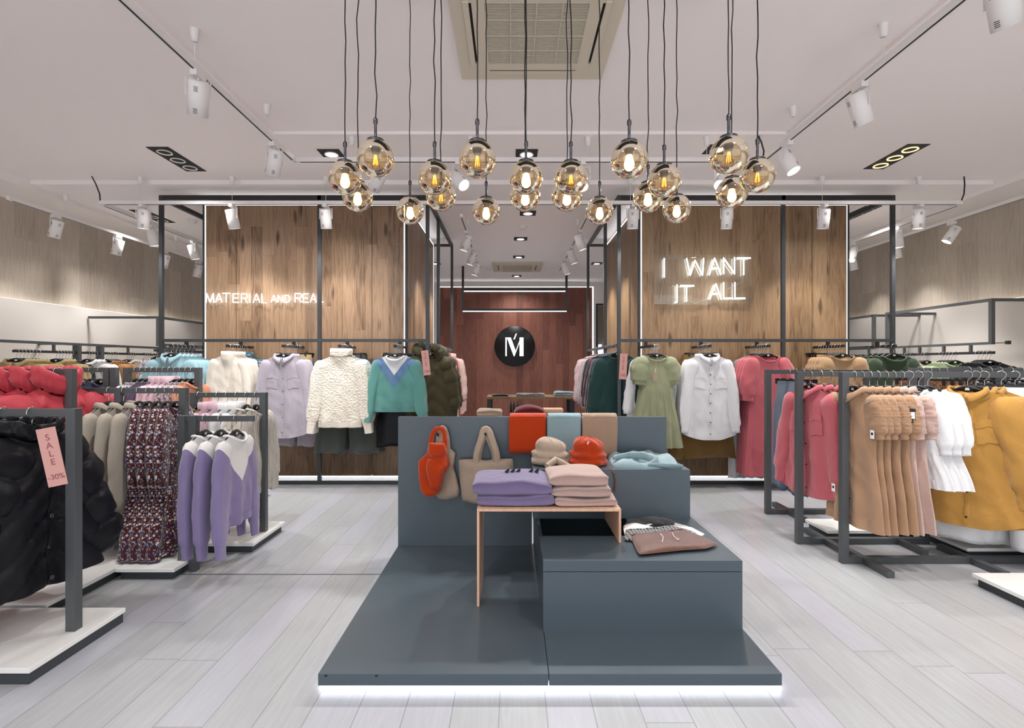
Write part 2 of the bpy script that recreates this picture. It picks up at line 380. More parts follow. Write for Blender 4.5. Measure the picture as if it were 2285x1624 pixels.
def panel_leds(cx0, cx1, z0, z1, yf):   # four strips round a front facing panel
    pass
def wood_column(sx0, sx1, y0, y1, mat, seams, pre, aisle):
    """white core, oak cladding standing off it, lit gap all round; aisle = +1/-1: which X face looks on the aisle"""
    core = struct('wall_' + pre + '_column', MB().box(min(sx0, sx1) + .03, max(sx0, sx1) - .03, y0 + .05, y1, 0, 3.2), M_WALL)
    lo, hi = min(sx0, sx1), max(sx0, sx1)
    edges = [lo + .02] + sorted(seams) + [hi - .02]
    p = MB()
    for a, b_ in zip(edges, edges[1:]):
        p.box(a + .003, b_ - .003, y0, y0 + .02, .032, 1.0 - .002); p.box(a + .003, b_ - .003, y0, y0 + .02, 1.0, 3.1)
    struct('cladding_panel', p, mat, core)
    struct('cladding_backing', MB().box(lo + .021, hi - .021, y0 + .021, y0 + .03, .05, 3.095), M_SLOT, core)
    l = MB()
    l.box(lo + .008, lo + .02, y0 + .008, y0 + .04, .02, 3.115); l.box(hi - .02, hi - .008, y0 + .008, y0 + .04, .03, 3.115)
    l.box(lo + .02, hi - .02, y0 + .008, y0 + .04, 3.1, 3.116); l.box(lo + .02, hi - .02, y0 + .008, y0 + .04, .02, .032)
    struct('led_strip', l, M_LED, core)
    xs = hi if aisle > 0 else lo
    a, b_ = sorted((xs - aisle * .004, xs + aisle * .016))
    struct('side_cladding', MB().box(a, b_, y0 + .03, y1 - .04, .05, 3.1), mat, core)
    l = MB().box(a, b_ - 0, y1 - .04, y1 - .022, .03, 3.118).box(a, b_, y0 + .03, y1 - .04, 3.1, 3.118)
    struct('led_strip', l, M_LED, core)
    struct('corner_trim', MB().box(*( (hi - .005, hi + .02) if aisle > 0 else (lo - .02, lo + .005)), y0 - .012, y0 + .028, 0, 3.13), M_BLACKM, core)
    o = lo if aisle > 0 else hi
    struct('corner_trim', MB().box(o - .012, o + .006, y0 - .004, y0 + .03, 0, 3.13), M_BLACKM, core)
    return core
wood_column(-3.496, -1.207, 5.95, 7.98, M_OAK, [XY(527, 5.95), XY(830, 5.95)], 'first', 1)
wood_column(3.82, 1.452, 5.95, 7.98, M_OAKR, [XY(1812, 5.95)], 'second', -1)
# red back panel with lit edges
rc = struct('wall_red_panel', MB().box(-1.66, 1.82, 11.9, 11.94, 0, 3.04), M_RED)
struct('led_strip', MB().box(-1.69, -1.665, 11.9, 11.93, 0, 3.06).box(1.825, 1.85, 11.9, 11.93, 0, 3.055).box(-1.665, 1.825, 11.9, 11.93, 3.043, 3.055), M_LED, rc)
struct('backing', MB().box(-1.6, 1.76, 11.95, 12.19, 0, 3.0), M_WALL, rc)

# ---------------------------------------------------------------- display frames (steel cages)
T = .0185
def cage(x_out, x_mid, x_in, label, bars, niche):
    t = thing('steel_cage', label, 'steel cage', (0, 0, 0))
    y0, y1 = 5.67, 7.97
    s = 1 if x_in > x_out else -1
    for x, y in ((x_out, y0), (x_mid, y0), (x_in, y0), (x_in, 6.5), (x_in, y1), (x_out, y1)):
        MB().box(x - T, x + T, y - T, y + T, 0, 3.12).obj('post', M_CAGE, t)
    lo, hi = sorted((x_out, x_in))
    MB().box(lo + T, hi - T, y0 - T, y0 + T, 3.07, 3.12).obj('top_rail', M_BLACKM, t)
    for x in (x_out, x_in): MB().box(x - T, x + T, y0 + T, y1 - T, 3.07, 3.12).obj('top_rail', M_BLACKM, t)
    a, b_ = sorted((x_in - s * T, x_in - s * .29)); MB().box(a, b_, y1 - T, y1 + T, 3.085, 3.12).obj('top_rail', M_BLACKM, t)
    for a, b_ in ((lo, x_mid), (x_mid, hi)):
        MB().box(a + T, b_ - T, y0 - T, y0 + T, 1.538, 1.57).obj('hanging_rail', M_CAGE, t)
        MB().box(a + T, b_ - T, y0 - T, y0 + T, 0, .035).obj('floor_rail', M_CAGE, t)
    MB().box(x_in - .014, x_in + .014, y0 + T, y1 - T, 1.49, 1.518).obj('side_rail', M_STEEL, t)
    for x in bars + [niche]:
        b = MB().box(x - .016, x + .016, y0 - .012, y0 + .012, 1.5, 1.538)
        b.box(x - .014, x + .014, 5.40, 5.93 if x != niche else 6.25, 1.472, 1.5)
        b.obj('hanging_bar', M_BLACKM, t)
    return t
BA = [-2.934, -2.36, -1.78, -1.21]; NA = -3.52
BB = [1.447, 2.043, 2.648, 3.417]; NB = 3.95
cage(-3.79, -2.08, -.913, 'tall dark steel frame before the wood wall with the one-line neon words', BA, NA)
cage(4.115, 2.93, 1.156, 'tall dark steel frame before the wood wall with the two-line neon words', BB, NB)

# side wall frames with long hanger rails
def wall_frame(s, xr, y0, y1, ztop, zrail, label, extra):
    t = thing('wall_hanging_frame', label, 'wall rack')
    xw = s * 5.5
    a, b_ = sorted((xr, xw))
    for y in extra:
        MB().box(xr - T, xr + T, y - T, y + T, zrail + .04, ztop).obj('post', M_STEEL, t)
        MB().box(a, b_, y - T, y + T, ztop - .03, ztop).obj('wall_arm', M_STEEL, t)
    MB().box(xr - T, xr + T, y0, y1, ztop - .03, ztop).obj('top_rail', M_STEEL, t)
    MB().box(xr - T, xr + T, y0, y1, zrail + .05, zrail + .08).obj('lower_rail', M_STEEL, t)
    return t
def hang_rail(x, y0, y1, z, label, zt, hooks):
    t = thing('hanger_rail', label, 'hanging rail')
    MB().box(x - .014, x + .014, y0, y1, z - .028, z).obj('rail_bar', M_BLACKM, t)
    for y in hooks: MB().box(x - .012, x + .012, y - .012, y + .012, z - .001, zt + .002).obj('drop_bracket', M_STEEL, t)
wall_frame(-1, -4.6, 6.8, 9.6, 1.92, 1.49, 'dark steel wall frame above the patterned dresses on the pale wall', (6.82, 9.58))
# long rail on the first side wall
t = thing('bracket_rail', 'long dark rail on brackets above the khaki shirts', 'wall rail')
MB().box(-5.22, -5.19, 4.9, 8.6, 1.52, 1.55).obj('rail_bar', M_STEEL, t)
for y in (5.0, 6.1, 7.0, 8.4): MB().box(-5.53, -5.22, y, y + .03, 1.522, 1.548).obj('wall_arm', M_STEEL, t)
for y in (6.25, 6.6, 8.1): MB().box(-5.24, -5.17, y, y + .05, 0, 1.52).obj('post', M_STEEL, t)
hang_rail(-5.2, 5.47, 7.9, 1.45, 'dark hanging rail full of khaki and white shirts below the wall rail', 1.52, (5.95, 7.1, 7.7))
hang_rail(-4.6, 6.75, 8.4, 1.49, 'short dark rail holding the grey patterned dresses', 1.54, (6.95, 8.0))
t = thing('wall_hanging_frame', 'dark steel wall frame with high crossbar above the sage green tops', 'wall rack')
XR = 4.9
for y in (5.355, 6.84):
    MB().box(XR - T, XR + T, y - T, y + T, 1.5, 1.97).obj('post', M_STEEL, t)
    MB().box(XR + T, 5.53, y - T, y + T, 1.94, 1.97).obj('wall_arm', M_STEEL, t)
MB().box(XR - T, XR + T, 5.37, 6.82, 1.94, 1.97).obj('top_rail', M_STEEL, t)
MB().box(XR - .012, XR + .012, 5.37, 6.82, 1.5, 1.526).obj('lower_rail', M_STEEL, t)
MB().box(XR + .0, XR + .012, 5.2, 5.34, 1.508, 1.516).box(XR - .012, XR + .022, 5.17, 5.2, 1.495, 1.53).obj('end_knob', M_BLACKM, t)
t = thing('wall_hanging_frame', 'dark steel wall frame behind, between the first frame and the wood wall', 'wall rack')
for y in (7.1, 8.6):
    MB().box(XR - T, XR + T, y - T, y + T, 1.5, 1.97).obj('post', M_STEEL, t)
    MB().box(XR + T, 5.53, y - T, y + T, 1.94, 1.97).obj('wall_arm', M_STEEL, t)
MB().box(XR - T, XR + T, 7.1, 8.6, 1.94, 1.97).obj('top_rail', M_STEEL, t)
MB().box(XR - .012, XR + .012, 7.1, 8.6, 1.5, 1.526).obj('lower_rail', M_STEEL, t)
hang_rail(4.9, 5.33, 6.75, 1.43, 'dark hanging rail holding black, sage and tan tops', 1.5, (5.6, 5.95, 6.3, 6.55))
hang_rail(4.9, 6.95, 8.3, 1.43, 'dark hanging rail holding teal tops beside the wood wall', 1.5, (7.2, 7.9))

# ---------------------------------------------------------------- plinths
def plinth(x0, x1, y0, y1, h, label, inset=.02):
    t = thing('floor_plinth', label, 'plinth', ((x0 + x1) / 2, (y0 + y1) / 2, 0)); cx, cy = (x0 + x1) / 2, (y0 + y1) / 2
    MB().box(x0 - cx, x1 - cx, y0 - cy, y1 - cy, h - .022, h).obj('plinth_top', M_PLINTH, t, .002)
    MB().box(x0 - cx + inset, x1 - cx - inset, y0 - cy + inset, y1 - cy - inset, 0, h - .022).obj('plinth_base', M_KICK, t)
PH = .07
plinth(-3.4, -1.952, 2.12, 2.65, PH, 'low white plinth with dark base under the black padded jackets', .008)
plinth(-4.2, -2.39, 2.69, 5.2, PH, 'large low white plinth under the red padded jackets and beige coats')
plinth(-2.385, -2.03, 3.15, 3.45, PH, 'small low white plinth under the maroon floral dresses')
plinth(-2.385, -1.775, 3.60, 4.1, PH, 'low white plinth under the cream cardigans and pink tops')
plinth(2.71, 4.6, 1.6, 3.09, PH, 'low pale plinth with dark base under the white trousers')
plinth(3.04, 4.6, 3.5, 3.96, PH, 'low pale plinth behind the mustard shirts')
plinth(2.33, 3.0, 3.87, 4.17, PH, 'short low pale plinth behind the tan dresses')

# ---------------------------------------------------------------- floor racks
def rack(name, x0, x1, y, ztop, zb, posts, label, base=False, feet=(), w=.022, cut=None):
    cx = (x0 + x1) / 2
    t = thing('clothes_rack', label, 'clothes rack', (cx, y, zb))
    MB().box(x0 - cx + .004, x1 - cx - .004, -.012, .012, ztop - zb - .036, ztop - zb).obj('top_bar', M_STEEL, t, .001)
    for p in posts: MB().box(p - w - cx, p + w - cx, -w, w, 0, ztop - zb + .001).obj('post', M_STEEL, t, .001)
    if base: MB().box(x0 + 2 * w - cx, x1 - 2 * w - cx, -w, w, .0, .042).obj('base_bar', M_STEEL, t, .001)
    for fx in feet:
        MB().box(fx - w - cx, fx + w - cx, -.33, .33, -.0, -.0 + .0001 + .04).obj('foot', M_STEEL, t, .001) if not base else \
        (MB().box(fx - w - cx, fx + w - cx, -.25, -w - .0005, 0, .04).box(fx - w - cx, fx + w - cx, w + .0005, .25, 0, .04).obj('foot', M_STEEL, t, .001))
    return t
rack("clothes_rack", -3.3, -2.008, 2.43, 1.093, PH, (-2.03, -3.2), 'grey steel clothes rack holding the black padded jackets')
rack("clothes_rack", -4.1, -2.754, 3.3, 1.27, PH, (-2.776, -4.0), 'tall grey steel clothes rack holding the red hooded jackets')
rack("clothes_rack", -2.92, -2.17, 3.5, 1.14, PH, (-2.62, -2.19), 'low grey steel clothes rack holding beige coats and maroon floral dresses')
rack("clothes_rack", -3.1, -2.49, 4.2, 1.27, PH, (-3.08, -2.512), 'tall grey steel clothes rack holding pink blouses and patterned skirts')
rack("clothes_rack", -2.10, -1.62, 3.3, .975, 0, (-2.07, -2.0), 'low grey steel rack with open end holding purple sweaters')
rack("clothes_rack", -2.36, -1.805, 3.858, 1.09, PH, (-2.338, -1.827), 'grey steel clothes rack holding cream cardigans and pink tops')
rack("clothes_rack", -3.75, -3.16, 4.2, 1.27, PH, (-3.72, -3.24, -3.182), 'grey steel clothes rack holding navy tops behind the red jackets')
rack("clothes_rack", -3.72, -3.26, 4.5, 1.12, PH, (-3.7, -3.3), 'low grey steel rack behind the navy tops')
rack("clothes_rack", 2.148, 3.62, 3.43, 1.247, 0, (2.17, 3.598), 'long dark steel rack holding tan dresses, white tops and mustard shirts', True, (2.3, 3.0))
rack("clothes_rack", 2.058, 3.01, 3.8, 1.245, 0, (2.08, 2.99), 'dark steel rack holding the pink jackets', True, (2.27, 2.80))
rack("clothes_rack", 2.2, 3.1, 4.55, 1.25, 0, (2.22, 3.08), 'dark steel rack holding the blue jeans', True, (2.4, 2.9))
rack("clothes_rack", 3.05, 4.5, 4.02, 1.27, 0, (3.07, 3.75, 4.48), 'grey steel rack of dark tops behind the mustard shirts', True, (3.9, 4.2))
rack("clothes_rack", 3.65, 4.5, 3.0, 1.25, PH, (3.67, 4.48), 'grey steel rack end holding the last white trousers')

# ================================================================ LIGHT FITTINGS
def add_spot(parent, loc, d, power, size=70, blend=.6, col=(1, .985, .97), rad=.035):
    l = bpy.data.lights.new('spot_light', 'SPOT'); l.energy = power; l.spot_size = R(size); l.spot_blend = blend
    l.color = col; l.shadow_soft_size = rad
    o = bpy.data.objects.new('spot_light', l); S.collection.objects.link(o); o.parent = parent; o.location = loc
    o.rotation_euler = aim(d); return o
# tracks
def track(label, pts, cables):
    t = thing('lighting_track', label, 'lighting track')
    for a, b_ in zip(pts, pts[1:]):
        a, b_ = Vector(a), Vector(b_); d = (b_ - a).normalized(); n = Vector((-d.y, d.x, 0)) * .017
        up = Vector((0, 0, .018)); vs = []
        for p in (a, b_):
            for q in (-n - up, n - up, n + up, -n + up): vs.append(p + q)
        MB().add(vs, [(0, 1, 2, 3), (4, 7, 6, 5), (0, 4, 5, 1), (1, 5, 6, 2), (2, 6, 7, 3), (3, 7, 4, 0)]).obj('track_rail', M_WHITE, t)
        n2 = n * .28; up2 = Vector((0, 0, .0205)); vs = []
        for p in (a + d * .05, b_ - d * .05):
            for q in (-n2 - up2, n2 - up2, n2 - up * .9, -n2 - up * .9): vs.append(p + q)
        MB().add(vs, [(0, 1, 2, 3), (4, 7, 6, 5), (0, 4, 5, 1), (1, 5, 6, 2), (2, 6, 7, 3), (3, 7, 4, 0)]).obj('track_slot', M_SLOT, t)
    for x, y, zc in cables:
        z = pts[0][2]
        MB().tube([(x, y, z + .018), (x, y, zc - .07)], .0022, 6).lathe([(.006, -.075), (.02, -.07), (.026, -.005), (.03, 0), (.001, 0)], 14, c=(x, y, zc)).obj('suspension_cable', M_WHITE, t)
ZT = 3.05
track('white ceiling track running forward above the black jackets', [(-1.867, -1, ZT), (-1.867, 4.5, ZT)], [(-1.867, 3.085, 3.27), (-1.867, 3.99, 3.27)])
track('white ceiling track running forward above the pink jackets', [(2.154, -1, ZT), (2.154, 4.5, ZT)], [(2.154, 3.04, 3.27), (2.154, 4.02, 3.27)])
track('white cross track hung behind the amber globe lamps', [(-1.867, 4.5, ZT), (2.154, 4.5, ZT)], [(XY(785, 4.5), 4.5, 3.245), (XY(1050, 4.5), 4.5, 3.245), (XY(1312, 4.5), 4.5, 3.245), (XY(1577, 4.5), 4.5, 3.245)])
Z2 = 2.975; Y2 = 5.45
track('long white cross track hung before the two wood walls', [(-4.28, Y2, Z2), (4.67, Y2, Z2)], [(XY(p, Y2), Y2, 3.245) for p in (313, 518, 727, 1407, 1835, 2050)])
track('white ceiling track running back beside the pale wall above the teal jackets', [(-4.28, Y2, Z2), (-4.28, 9, Z2)], [(-4.28, 6.1, 3.2), (-4.28, 7.5, 3.2)])
track('white ceiling track running back above the dark green tops', [(4.67, Y2, Z2), (4.67, 9, Z2)], [(4.67, 6.3, 3.2), (4.67, 7.5, 3.2)])
track('white track close to the pale wall above the khaki shirts', [(-5.0, 5.2, 2.95), (-5.0, 11, 2.95)], [(-5.0, 5.87, 3.2), (-5.0, 7.8, 3.2), (-5.0, 10, 3.2)])
track('white track close to the pale wall above the sage tops', [(5.2, 5.0, 3.0), (5.2, 10, 3.0)], [(5.2, 6.9, 3.2), (5.2, 8.5, 3.2)])
track('white aisle track above the olive padded coats', [(-.58, 6.0, 3.0), (-.58, 9.5, 3.0)], [(-.58, 6.9, 3.2), (-.58, 8.8, 3.2)])
track('white aisle track above the dark green sweater', [(.86, 6.0, 3.0), (.86, 9.5, 3.0)], [(.86, 6.9, 3.2), (.86, 8.8, 3.2)])
for a, b_, nm in (((-4.28, Y2, Z2 + .018), (-4.36, 5.44, 3.245), 'first'), ((4.67, Y2, Z2 + .018), (4.69, 5.44, 3.245), 'second'), ((2.154, 4.5, ZT + .018), (2.1, 4.47, 3.245), 'third')):
    a, b_ = Vector(a), Vector(b_)
    tag(MB().tube([a, a.lerp(b_, .3) + Vector((.02, 0, 0)), a.lerp(b_, .7) + Vector((.015, 0, 0)), b_], .007, 6).obj('power_cable', M_CORD),
        {'first': 'black power cable rising from the track end above the khaki shirts', 'second': 'black power cable rising from the track end above the sage tops', 'third': 'thin black power cable at the end of the middle cross track'}[nm], 'cable')
def make_head(d, power):
    if d in ((-.3, .05, -1), (-.5, .2, -.9), (.2, 0, -1)): power *= .3
    if d in ((-.15, -.73, -1), (-.58, -.77, -1)): power *= 1.3
    if d in ((-.1, .1, -1), (.1, .25, -1), (-.1, .25, -1), (0, .25, -1), (0, .2, -1)): power *= .55
    """a track spotlight whose can points along d"""
    d = Vector(d).normalized(); q = d.to_track_quat('-Z', 'Y').to_matrix().to_4x4()
    r = bare('track_spotlight')
    MB().box(-.02, .02, -.05, .05, -.035, 0).obj('track_adapter', M_WHITE, r)
    C = Vector((0, 0, -.15)); Mx = Matrix.Translation(C) @ q
    can = MB().lathe([(.001, .095), (.05, .095), (.056, .088), (.057, -.1), (.05, -.1), (.046, -.08)], 28, M=Mx).obj('spotlight_can', M_WHITE, r)
    sl = MB()
    for k in range(4): 
        for a0, zz in ((-.5, .06), (-.5, -.06)):
            z = zz - k * .008
            for a in (a0 - PI / 2, a0 + PI / 2, a0 - PI * .95):
                sl.grid([[Mx @ Vector((.0575 * math.cos(a + t * .1), .0575 * math.sin(a + t * .1), z + h)) for t in range(5)] for h in (0, .003)])
    sl.obj('vent_grille', M_SLOT, can)
    MB().lathe([(.001, -.082), (.046, -.082)], 24, M=Mx).obj('lamp_lens', M_LENS, can)
    side = (q.to_3x3() @ Vector((1, 0, 0))).normalized()
    a, b_ = C + side * .064, C - side * .064
    MB().tube([(0, 0, -.035), (0, 0, -.045)], .008, 8).tube([a, a + Vector((0, 0, .11)), Vector((0, 0, -.045)) + side * .05, Vector((0, 0, -.045)) - side * .05, b_ + Vector((0, 0, .11)), b_], .0045, 6).obj('yoke', M_WHITE, r)
    add_spot(r, C + d * .105, d, power, 82, .8)
    return r
HEADS = [   # x, y, z(track underside), direction, label
    (-1.867, 3.12, ZT, (-.3, .45, -1), 'large white track spotlight nearest the camera, above the maroon dresses'),
    (-1.867, 4.12, ZT, (-.3, .3, -1), 'white track spotlight hanging near the corner of the first track'),
    (2.154, 3.25, ZT, (.45, .15, -1), 'white track spotlight second along the track above the pink jackets'),
    (2.154, 4.1, ZT, (.35, -.4, -1), 'white track spotlight near the far end above the pink jackets'),
    (2.154, 2.30, ZT, (.5, .3, -1), 'cropped white track spotlight at the top edge of the picture'),
    (XY(843, 4.5), 4.5, ZT, (-.6, .7, -.7), 'white spotlight tilted behind the first pair of amber globes'),
    (XY(1300, 4.5), 4.5, ZT, (-.15, -.73, -1), 'bright white spotlight glaring behind the amber globes, aimed at the podium'),
    (XY(1612, 4.5), 4.5, ZT, (-.58, -.77, -1), 'bright white spotlight glaring by the last globes, aimed at the podium'),
    (XY(1022, 4.5), 4.5, ZT, (.6, -.5, -.7), 'white spotlight tilted behind the globes near the frame corner'),
] + [(XY(p, Y2), Y2, Z2, d, 'white spotlight on the long cross track ' + w) for p, d, w in (
    (320, (-.1, .1, -1), 'at its end by the khaki shirts'), (519, (.1, .25, -1), 'above the cream zip tops'), (727, (0, .25, -1), 'above the middle frame post'),
    (1412, (0, .2, -1), 'above the green dress'), (1622, (0, .2, -1), 'above the white blouse'), (1838, (0, .2, -1), 'above the tan tops'), (2050, (0, .1, -1), 'at its end by the sage tops'))] + [
    (-4.28, XD, Z2, d, l) for XD, d, l in ((6.25, (.15, .2, -1), 'white spotlight just outside the frame on the side track'), (7.05, (.2, .2, -1), 'white spotlight inside the frame opening beside the smoke detector'), (8.2, (.1, .2, -1), 'white side track spotlight half hidden by the wood wall edge'))] + [
    (-5.0, Y, 2.95, (-.3, .05, -1), l) for Y, l in ((5.75, 'white wall spotlight first over the khaki shirts'), (6.65, 'white wall spotlight second over the khaki shirts'), (7.55, 'white wall spotlight seen through the frame, third along'), (8.35, 'white wall spotlight seen through the frame, fourth along'))] + [
    (4.67, Y, Z2, d, l) for Y, d, l in ((6.35, (.1, 0, -1), 'white spotlight beside the frame post above the sage tops'), (7.2, (-.35, -.2, -1), 'tilted white spotlight inside the frame above the green tops'))] + [
    (5.2, Y, 3.0, d, l) for Y, d, l in ((6.2, (-.5, .2, -.9), 'unlit looking tilted spotlight close to the pale wall'), (7.1, (.2, 0, -1), 'white wall spotlight half behind the frame post'), (8.0, (.2, 0, -1), 'far white wall spotlight seen beside the lit panel edge'))] + [
    (-.58, Y, 3.0, (-.35, .05, -1), l) for Y, l in ((6.65, 'aisle track spotlight nearest, above the olive coats'), (7.6, 'aisle track spotlight second, above the olive coats'), (8.5, 'aisle track spotlight last, above the olive coats'))] + [
    (.86, Y, 3.0, (.35, .05, -1), l) for Y, l in ((6.6, 'aisle track spotlight nearest, above the green sweater'), (7.5, 'aisle track spotlight second, above the green sweater'), (8.4, 'aisle track spotlight last, above the green sweater'))]
hp = {}
for x, y, z, d, l in HEADS:
    if d not in hp: hp[d] = Proto(make_head(d, HEAD_POWER), 'spotlight')
    hp[d].put((x, y, z - .018), 0, l, 'white track spotlights')
# recessed ceiling spots
def make_recess(n, lit):
    r = bare('recessed_spotlight'); L = .19 * n
    h = L / 2
    MB().box(-.1, .1, -h - .01, h + .01, -.004, .002).obj('trim_plate', M_SLOT, r)
    for k in range(n):
        y = -h + .095 + k * .19
        MB().lathe([(.062, -.005), (.066, -.012), (.056, -.014), (.052, -.006)], 24, c=(0, y, 0)).obj('lamp_ring', lit, r)
        MB().lathe([(.001, -.006), (.05, -.006)], 24, c=(0, y, 0)).obj('lamp_lens', M_LENS if n == 1 else M_SLOT, r)
    add_spot(r, (0, 0, -.03), (0, 0, -1), ROOM_POWER * (n ** .5), 140, .9, rad=.09); return r
M_RINGW = emit('warm_ring', 'ffd9a0', 1.2)
one, three, warm = Proto(make_recess(1, M_WHITE), 'ceiling light'), Proto(make_recess(3, M_WHITE), 'ceiling light'), Proto(make_recess(3, M_RINGW), 'ceiling light')
for p, x, y, z, l in ((three, -3.18, 4.99, 3.244, 'black three-lamp ceiling light above the beige coats'), (warm, 3.6, 4.93, 3.244, 'black three-lamp ceiling light with glowing warm rings'),
                   (three, -4.62, 6.75, 3.199, 'black three-lamp ceiling light behind the side track'), (three, 4.35, 6.6, 3.199, 'black three-lamp ceiling light seen inside the frame corner'),
                   (one, XY(740, 4.85), 4.85, 3.244, 'square bright ceiling light beside the first amber globes'), (one, XY(1175, 4.85), 4.85, 3.244, 'square ceiling light behind the middle amber globe'),
                   (one, XY(1600, 4.75), 4.75, 3.244, 'square ceiling light behind the last group of globes'),
                   (one, .2, 6.6, 3.199, 'square ceiling light of the aisle, first in its line'), (one, .13, 7.95, 3.199, 'square ceiling light of the aisle, second in its line'), (one, .12, 9.3, 3.199, 'square ceiling light of the aisle, third in its line'), (one, .1, 11.3, 3.199, 'square ceiling light last before the red wood wall'),
                   (one, -1.45, 9.9, 3.199, 'square ceiling light beside the olive coats aisle frame'), (one, 1.6, 9.9, 3.199, 'square ceiling light beside the green sweater aisle frame')):
    p.put((x, y, z), 0, l, 'recessed ceiling lights')
for x, y in ((-4, -1.2), (-1.3, -1.2), (1.3, -1.2), (4, -1.2), (-4.2, 1.2), (4.2, 1.2), (-.9, 1.0), (1.1, 1.0), (-3.3, 2.3), (3.3, 2.3)):  # unseen lamps added out of view to brighten the shop
    one.put((x, y, 3.244 if abs(x) > 2.3 else 3.269), 0, 'unseen square ceiling light added over the shop entrance', 'added entrance ceiling lights')
# smoke detectors
for x, y, l in ((-4.2, 6.9, 'white smoke detector beside the side track inside the frame'), (.15, 7.2, 'white smoke detector between the aisle ceiling lights'), (-.48, 10.6, 'small white smoke detector before the red wall')):
    tag(MB().lathe([(.055, 0), (.058, -.02), (.04, -.03), (.034, -.05), (.001, -.052)], 20, c=(x, y, 3.199)).obj('smoke_detector', M_WHITE), l, 'smoke detector')
# ceiling cassettes
def cassette(x, y, z, w, label):
    t = thing('ceiling_air_conditioner', label, 'air conditioner', (x, y, z)); h = w / 2; g = w * .3
    fr = MB()
    for a in range(4):
        Mz = Matrix.Rotation(a * PI / 2, 4, 'Z')
        def q(x0, x1, y0, y1, z0, z1): fr.box(x0, x1, y0, y1, z0, z1, 0, Mz)
        q(-h, h - .07, -h, -h + .07, -.03, -.0); q(-h + .12, g, -h + .12, -g, -.035, 0); q(-g * 1.0, h - .12, -h + .07, -h + .12, -.002, 0); q(-h + .07, -g, -h + .07, -h + .12, -.033, 0); q(g, h - .12, -h + .07, -h + .12, -.033, 0)
    fr.obj('casing', M_CREAMP, t)
    fl = MB(); dk = MB()
    for a in range(4):
        Mz = Matrix.Rotation(a * PI / 2, 4, 'Z')
        fl.box(-g * 1.05, g * 1.05, -h + .072, -h + .105, -.04, -.03, 0, Mz); dk.box(-g * 1.0, g * 1.0, -h + .07, -h + .12, -.02, -.005, 0, Mz)
    fl.obj('air_flap', M_CREAMP, t); dk.obj('air_slot', M_SLOT, t)
    MB().box(-g, g, -g, g, -.025, -.01).obj('grille_filter', M_GRILLE, t)
    gr = MB(); n = 44
    for k in range(n):
        yy = -g + (k + .5) * 2 * g / n; gr.box(-g, g, yy - .0018, yy + .0018, -.033, -.027)
    for k in (-1, 0, 1): gr.box(k * g * .5 - .003, k * g * .5 + .003, -g, g, -.035, -.027); gr.box(-g, g, k * g * .5 - .003, k * g * .5 + .003, -.035, -.027)
    gr.obj('grille_slats', M_CREAMP, t)
cassette(.135, 3.1, 3.27, .95, 'large square ceiling air conditioner above the amber globe lamps')
cassette(.1, 10.2, 3.2, .95, 'small looking ceiling air conditioner before the red wood wall')

# ---------------------------------------------------------------- amber globe pendants
def make_pendant(lit, seed):
    rr = random.Random(seed); r = bare('globe_pendant')
    GR = .0705
    g = MB().lathe([(GR * math.sin(t), GR * math.cos(t)) for t in [R(18) + (PI - R(18)) * k / 30 for k in range(31)]], 40).obj('glass_globe', M_AMBER, r)
    MB().lathe([(.001, .073), (.014, .073), (.032, .070), (.034, .062), (.03, .060), (.001, .060)], 28).obj('cap', M_CAP, r)
    MB().lathe([(.006, .07), (.008, .078), (.0055, .085), (.0055, .13), (.0085, .134), (.0085, .15), (.004, .156)], 14).obj('stem', M_CAP, r)
    pts = [(rr.uniform(-.004, .004), rr.uniform(-.004, .004), .155 + (1.18 - .155) * k / 12) for k in range(13)]; pts[0] = (0, 0, .153)
    MB().tube(pts, .0026, 6).obj('cord', M_CORD, r)
    MB().lathe([(.018, .06), (.018, .03), (.015, .028), (.015, .018), (.013, .016)], 18).obj('lamp_holder', M_CAP, r)
    bm_ = M_BULB if lit else M_CLEAR
    b = MB().lathe([(.010, .018), (.014, .005), (.019, -.012), (.02, -.022), (.017, -.034), (.009, -.042), (.001, -.044)], 22).obj('bulb', bm_, r)
    f = MB()
    for k in range(6):
        a = k * PI / 3; f.tube([(.004 * math.cos(a), .004 * math.sin(a), .012), (.009 * math.cos(a), .009 * math.sin(a), -.025)], .0016 if not lit else .005, 5)
    f.obj('filament', M_BULB if lit else M_FILA, b)
    return r
PD = [(770, 397, 1), (798, 438, 1), (838, 353, 0), (915, 470, 1), (970, 397, 0), (984, 437, 0), (1065, 355, 0), (1085, 471, 1), (1174, 396, 1), (1172, 438, 1), (1274, 397, 0), (1265, 438, 1),
      (1338, 471, 1), (1404, 356, 1), (1446, 440, 1), (1482, 403, 0), (1510, 466, 1), (1626, 346, 0), (1633, 430, 1), (1690, 392, 0)]
ordw = ['first', 'second', 'third', 'fourth', 'fifth', 'sixth', 'seventh', 'eighth', 'ninth', 'tenth', 'eleventh', 'twelfth', 'thirteenth', 'fourteenth', 'fifteenth', 'sixteenth', 'seventeenth', 'eighteenth', 'nineteenth', 'twentieth']
protos = {k: [Proto(make_pendant(k, s), 'pendant lamp') for s in range(3)] for k in (0, 1)}
srt = sorted(range(len(PD)), key=lambda i: PD[i][0])
for n, i in enumerate(srt):
    x, y, lit = PD[i]; Y = .79 * FPX / (CY - y)
    row = {2.0: 'front', 2.2: 'second', 2.5: 'third', 2.7: 'rear'}[min((2.0, 2.2, 2.5, 2.7), key=lambda q: abs(q - Y))]
    protos[lit][n % 3].put((XY(x, Y), Y, 2.09), n * 1.3, f"amber glass globe pendant in the {row} row, {'glowing' if lit else 'dim'}, {ordw[n]} across the cluster", 'amber globe pendants')
t = thing('pendant_ceiling_plate', 'dark steel plate on the ceiling carrying the pendant cords', 'ceiling plate', (.1, 2.3, 3.27))
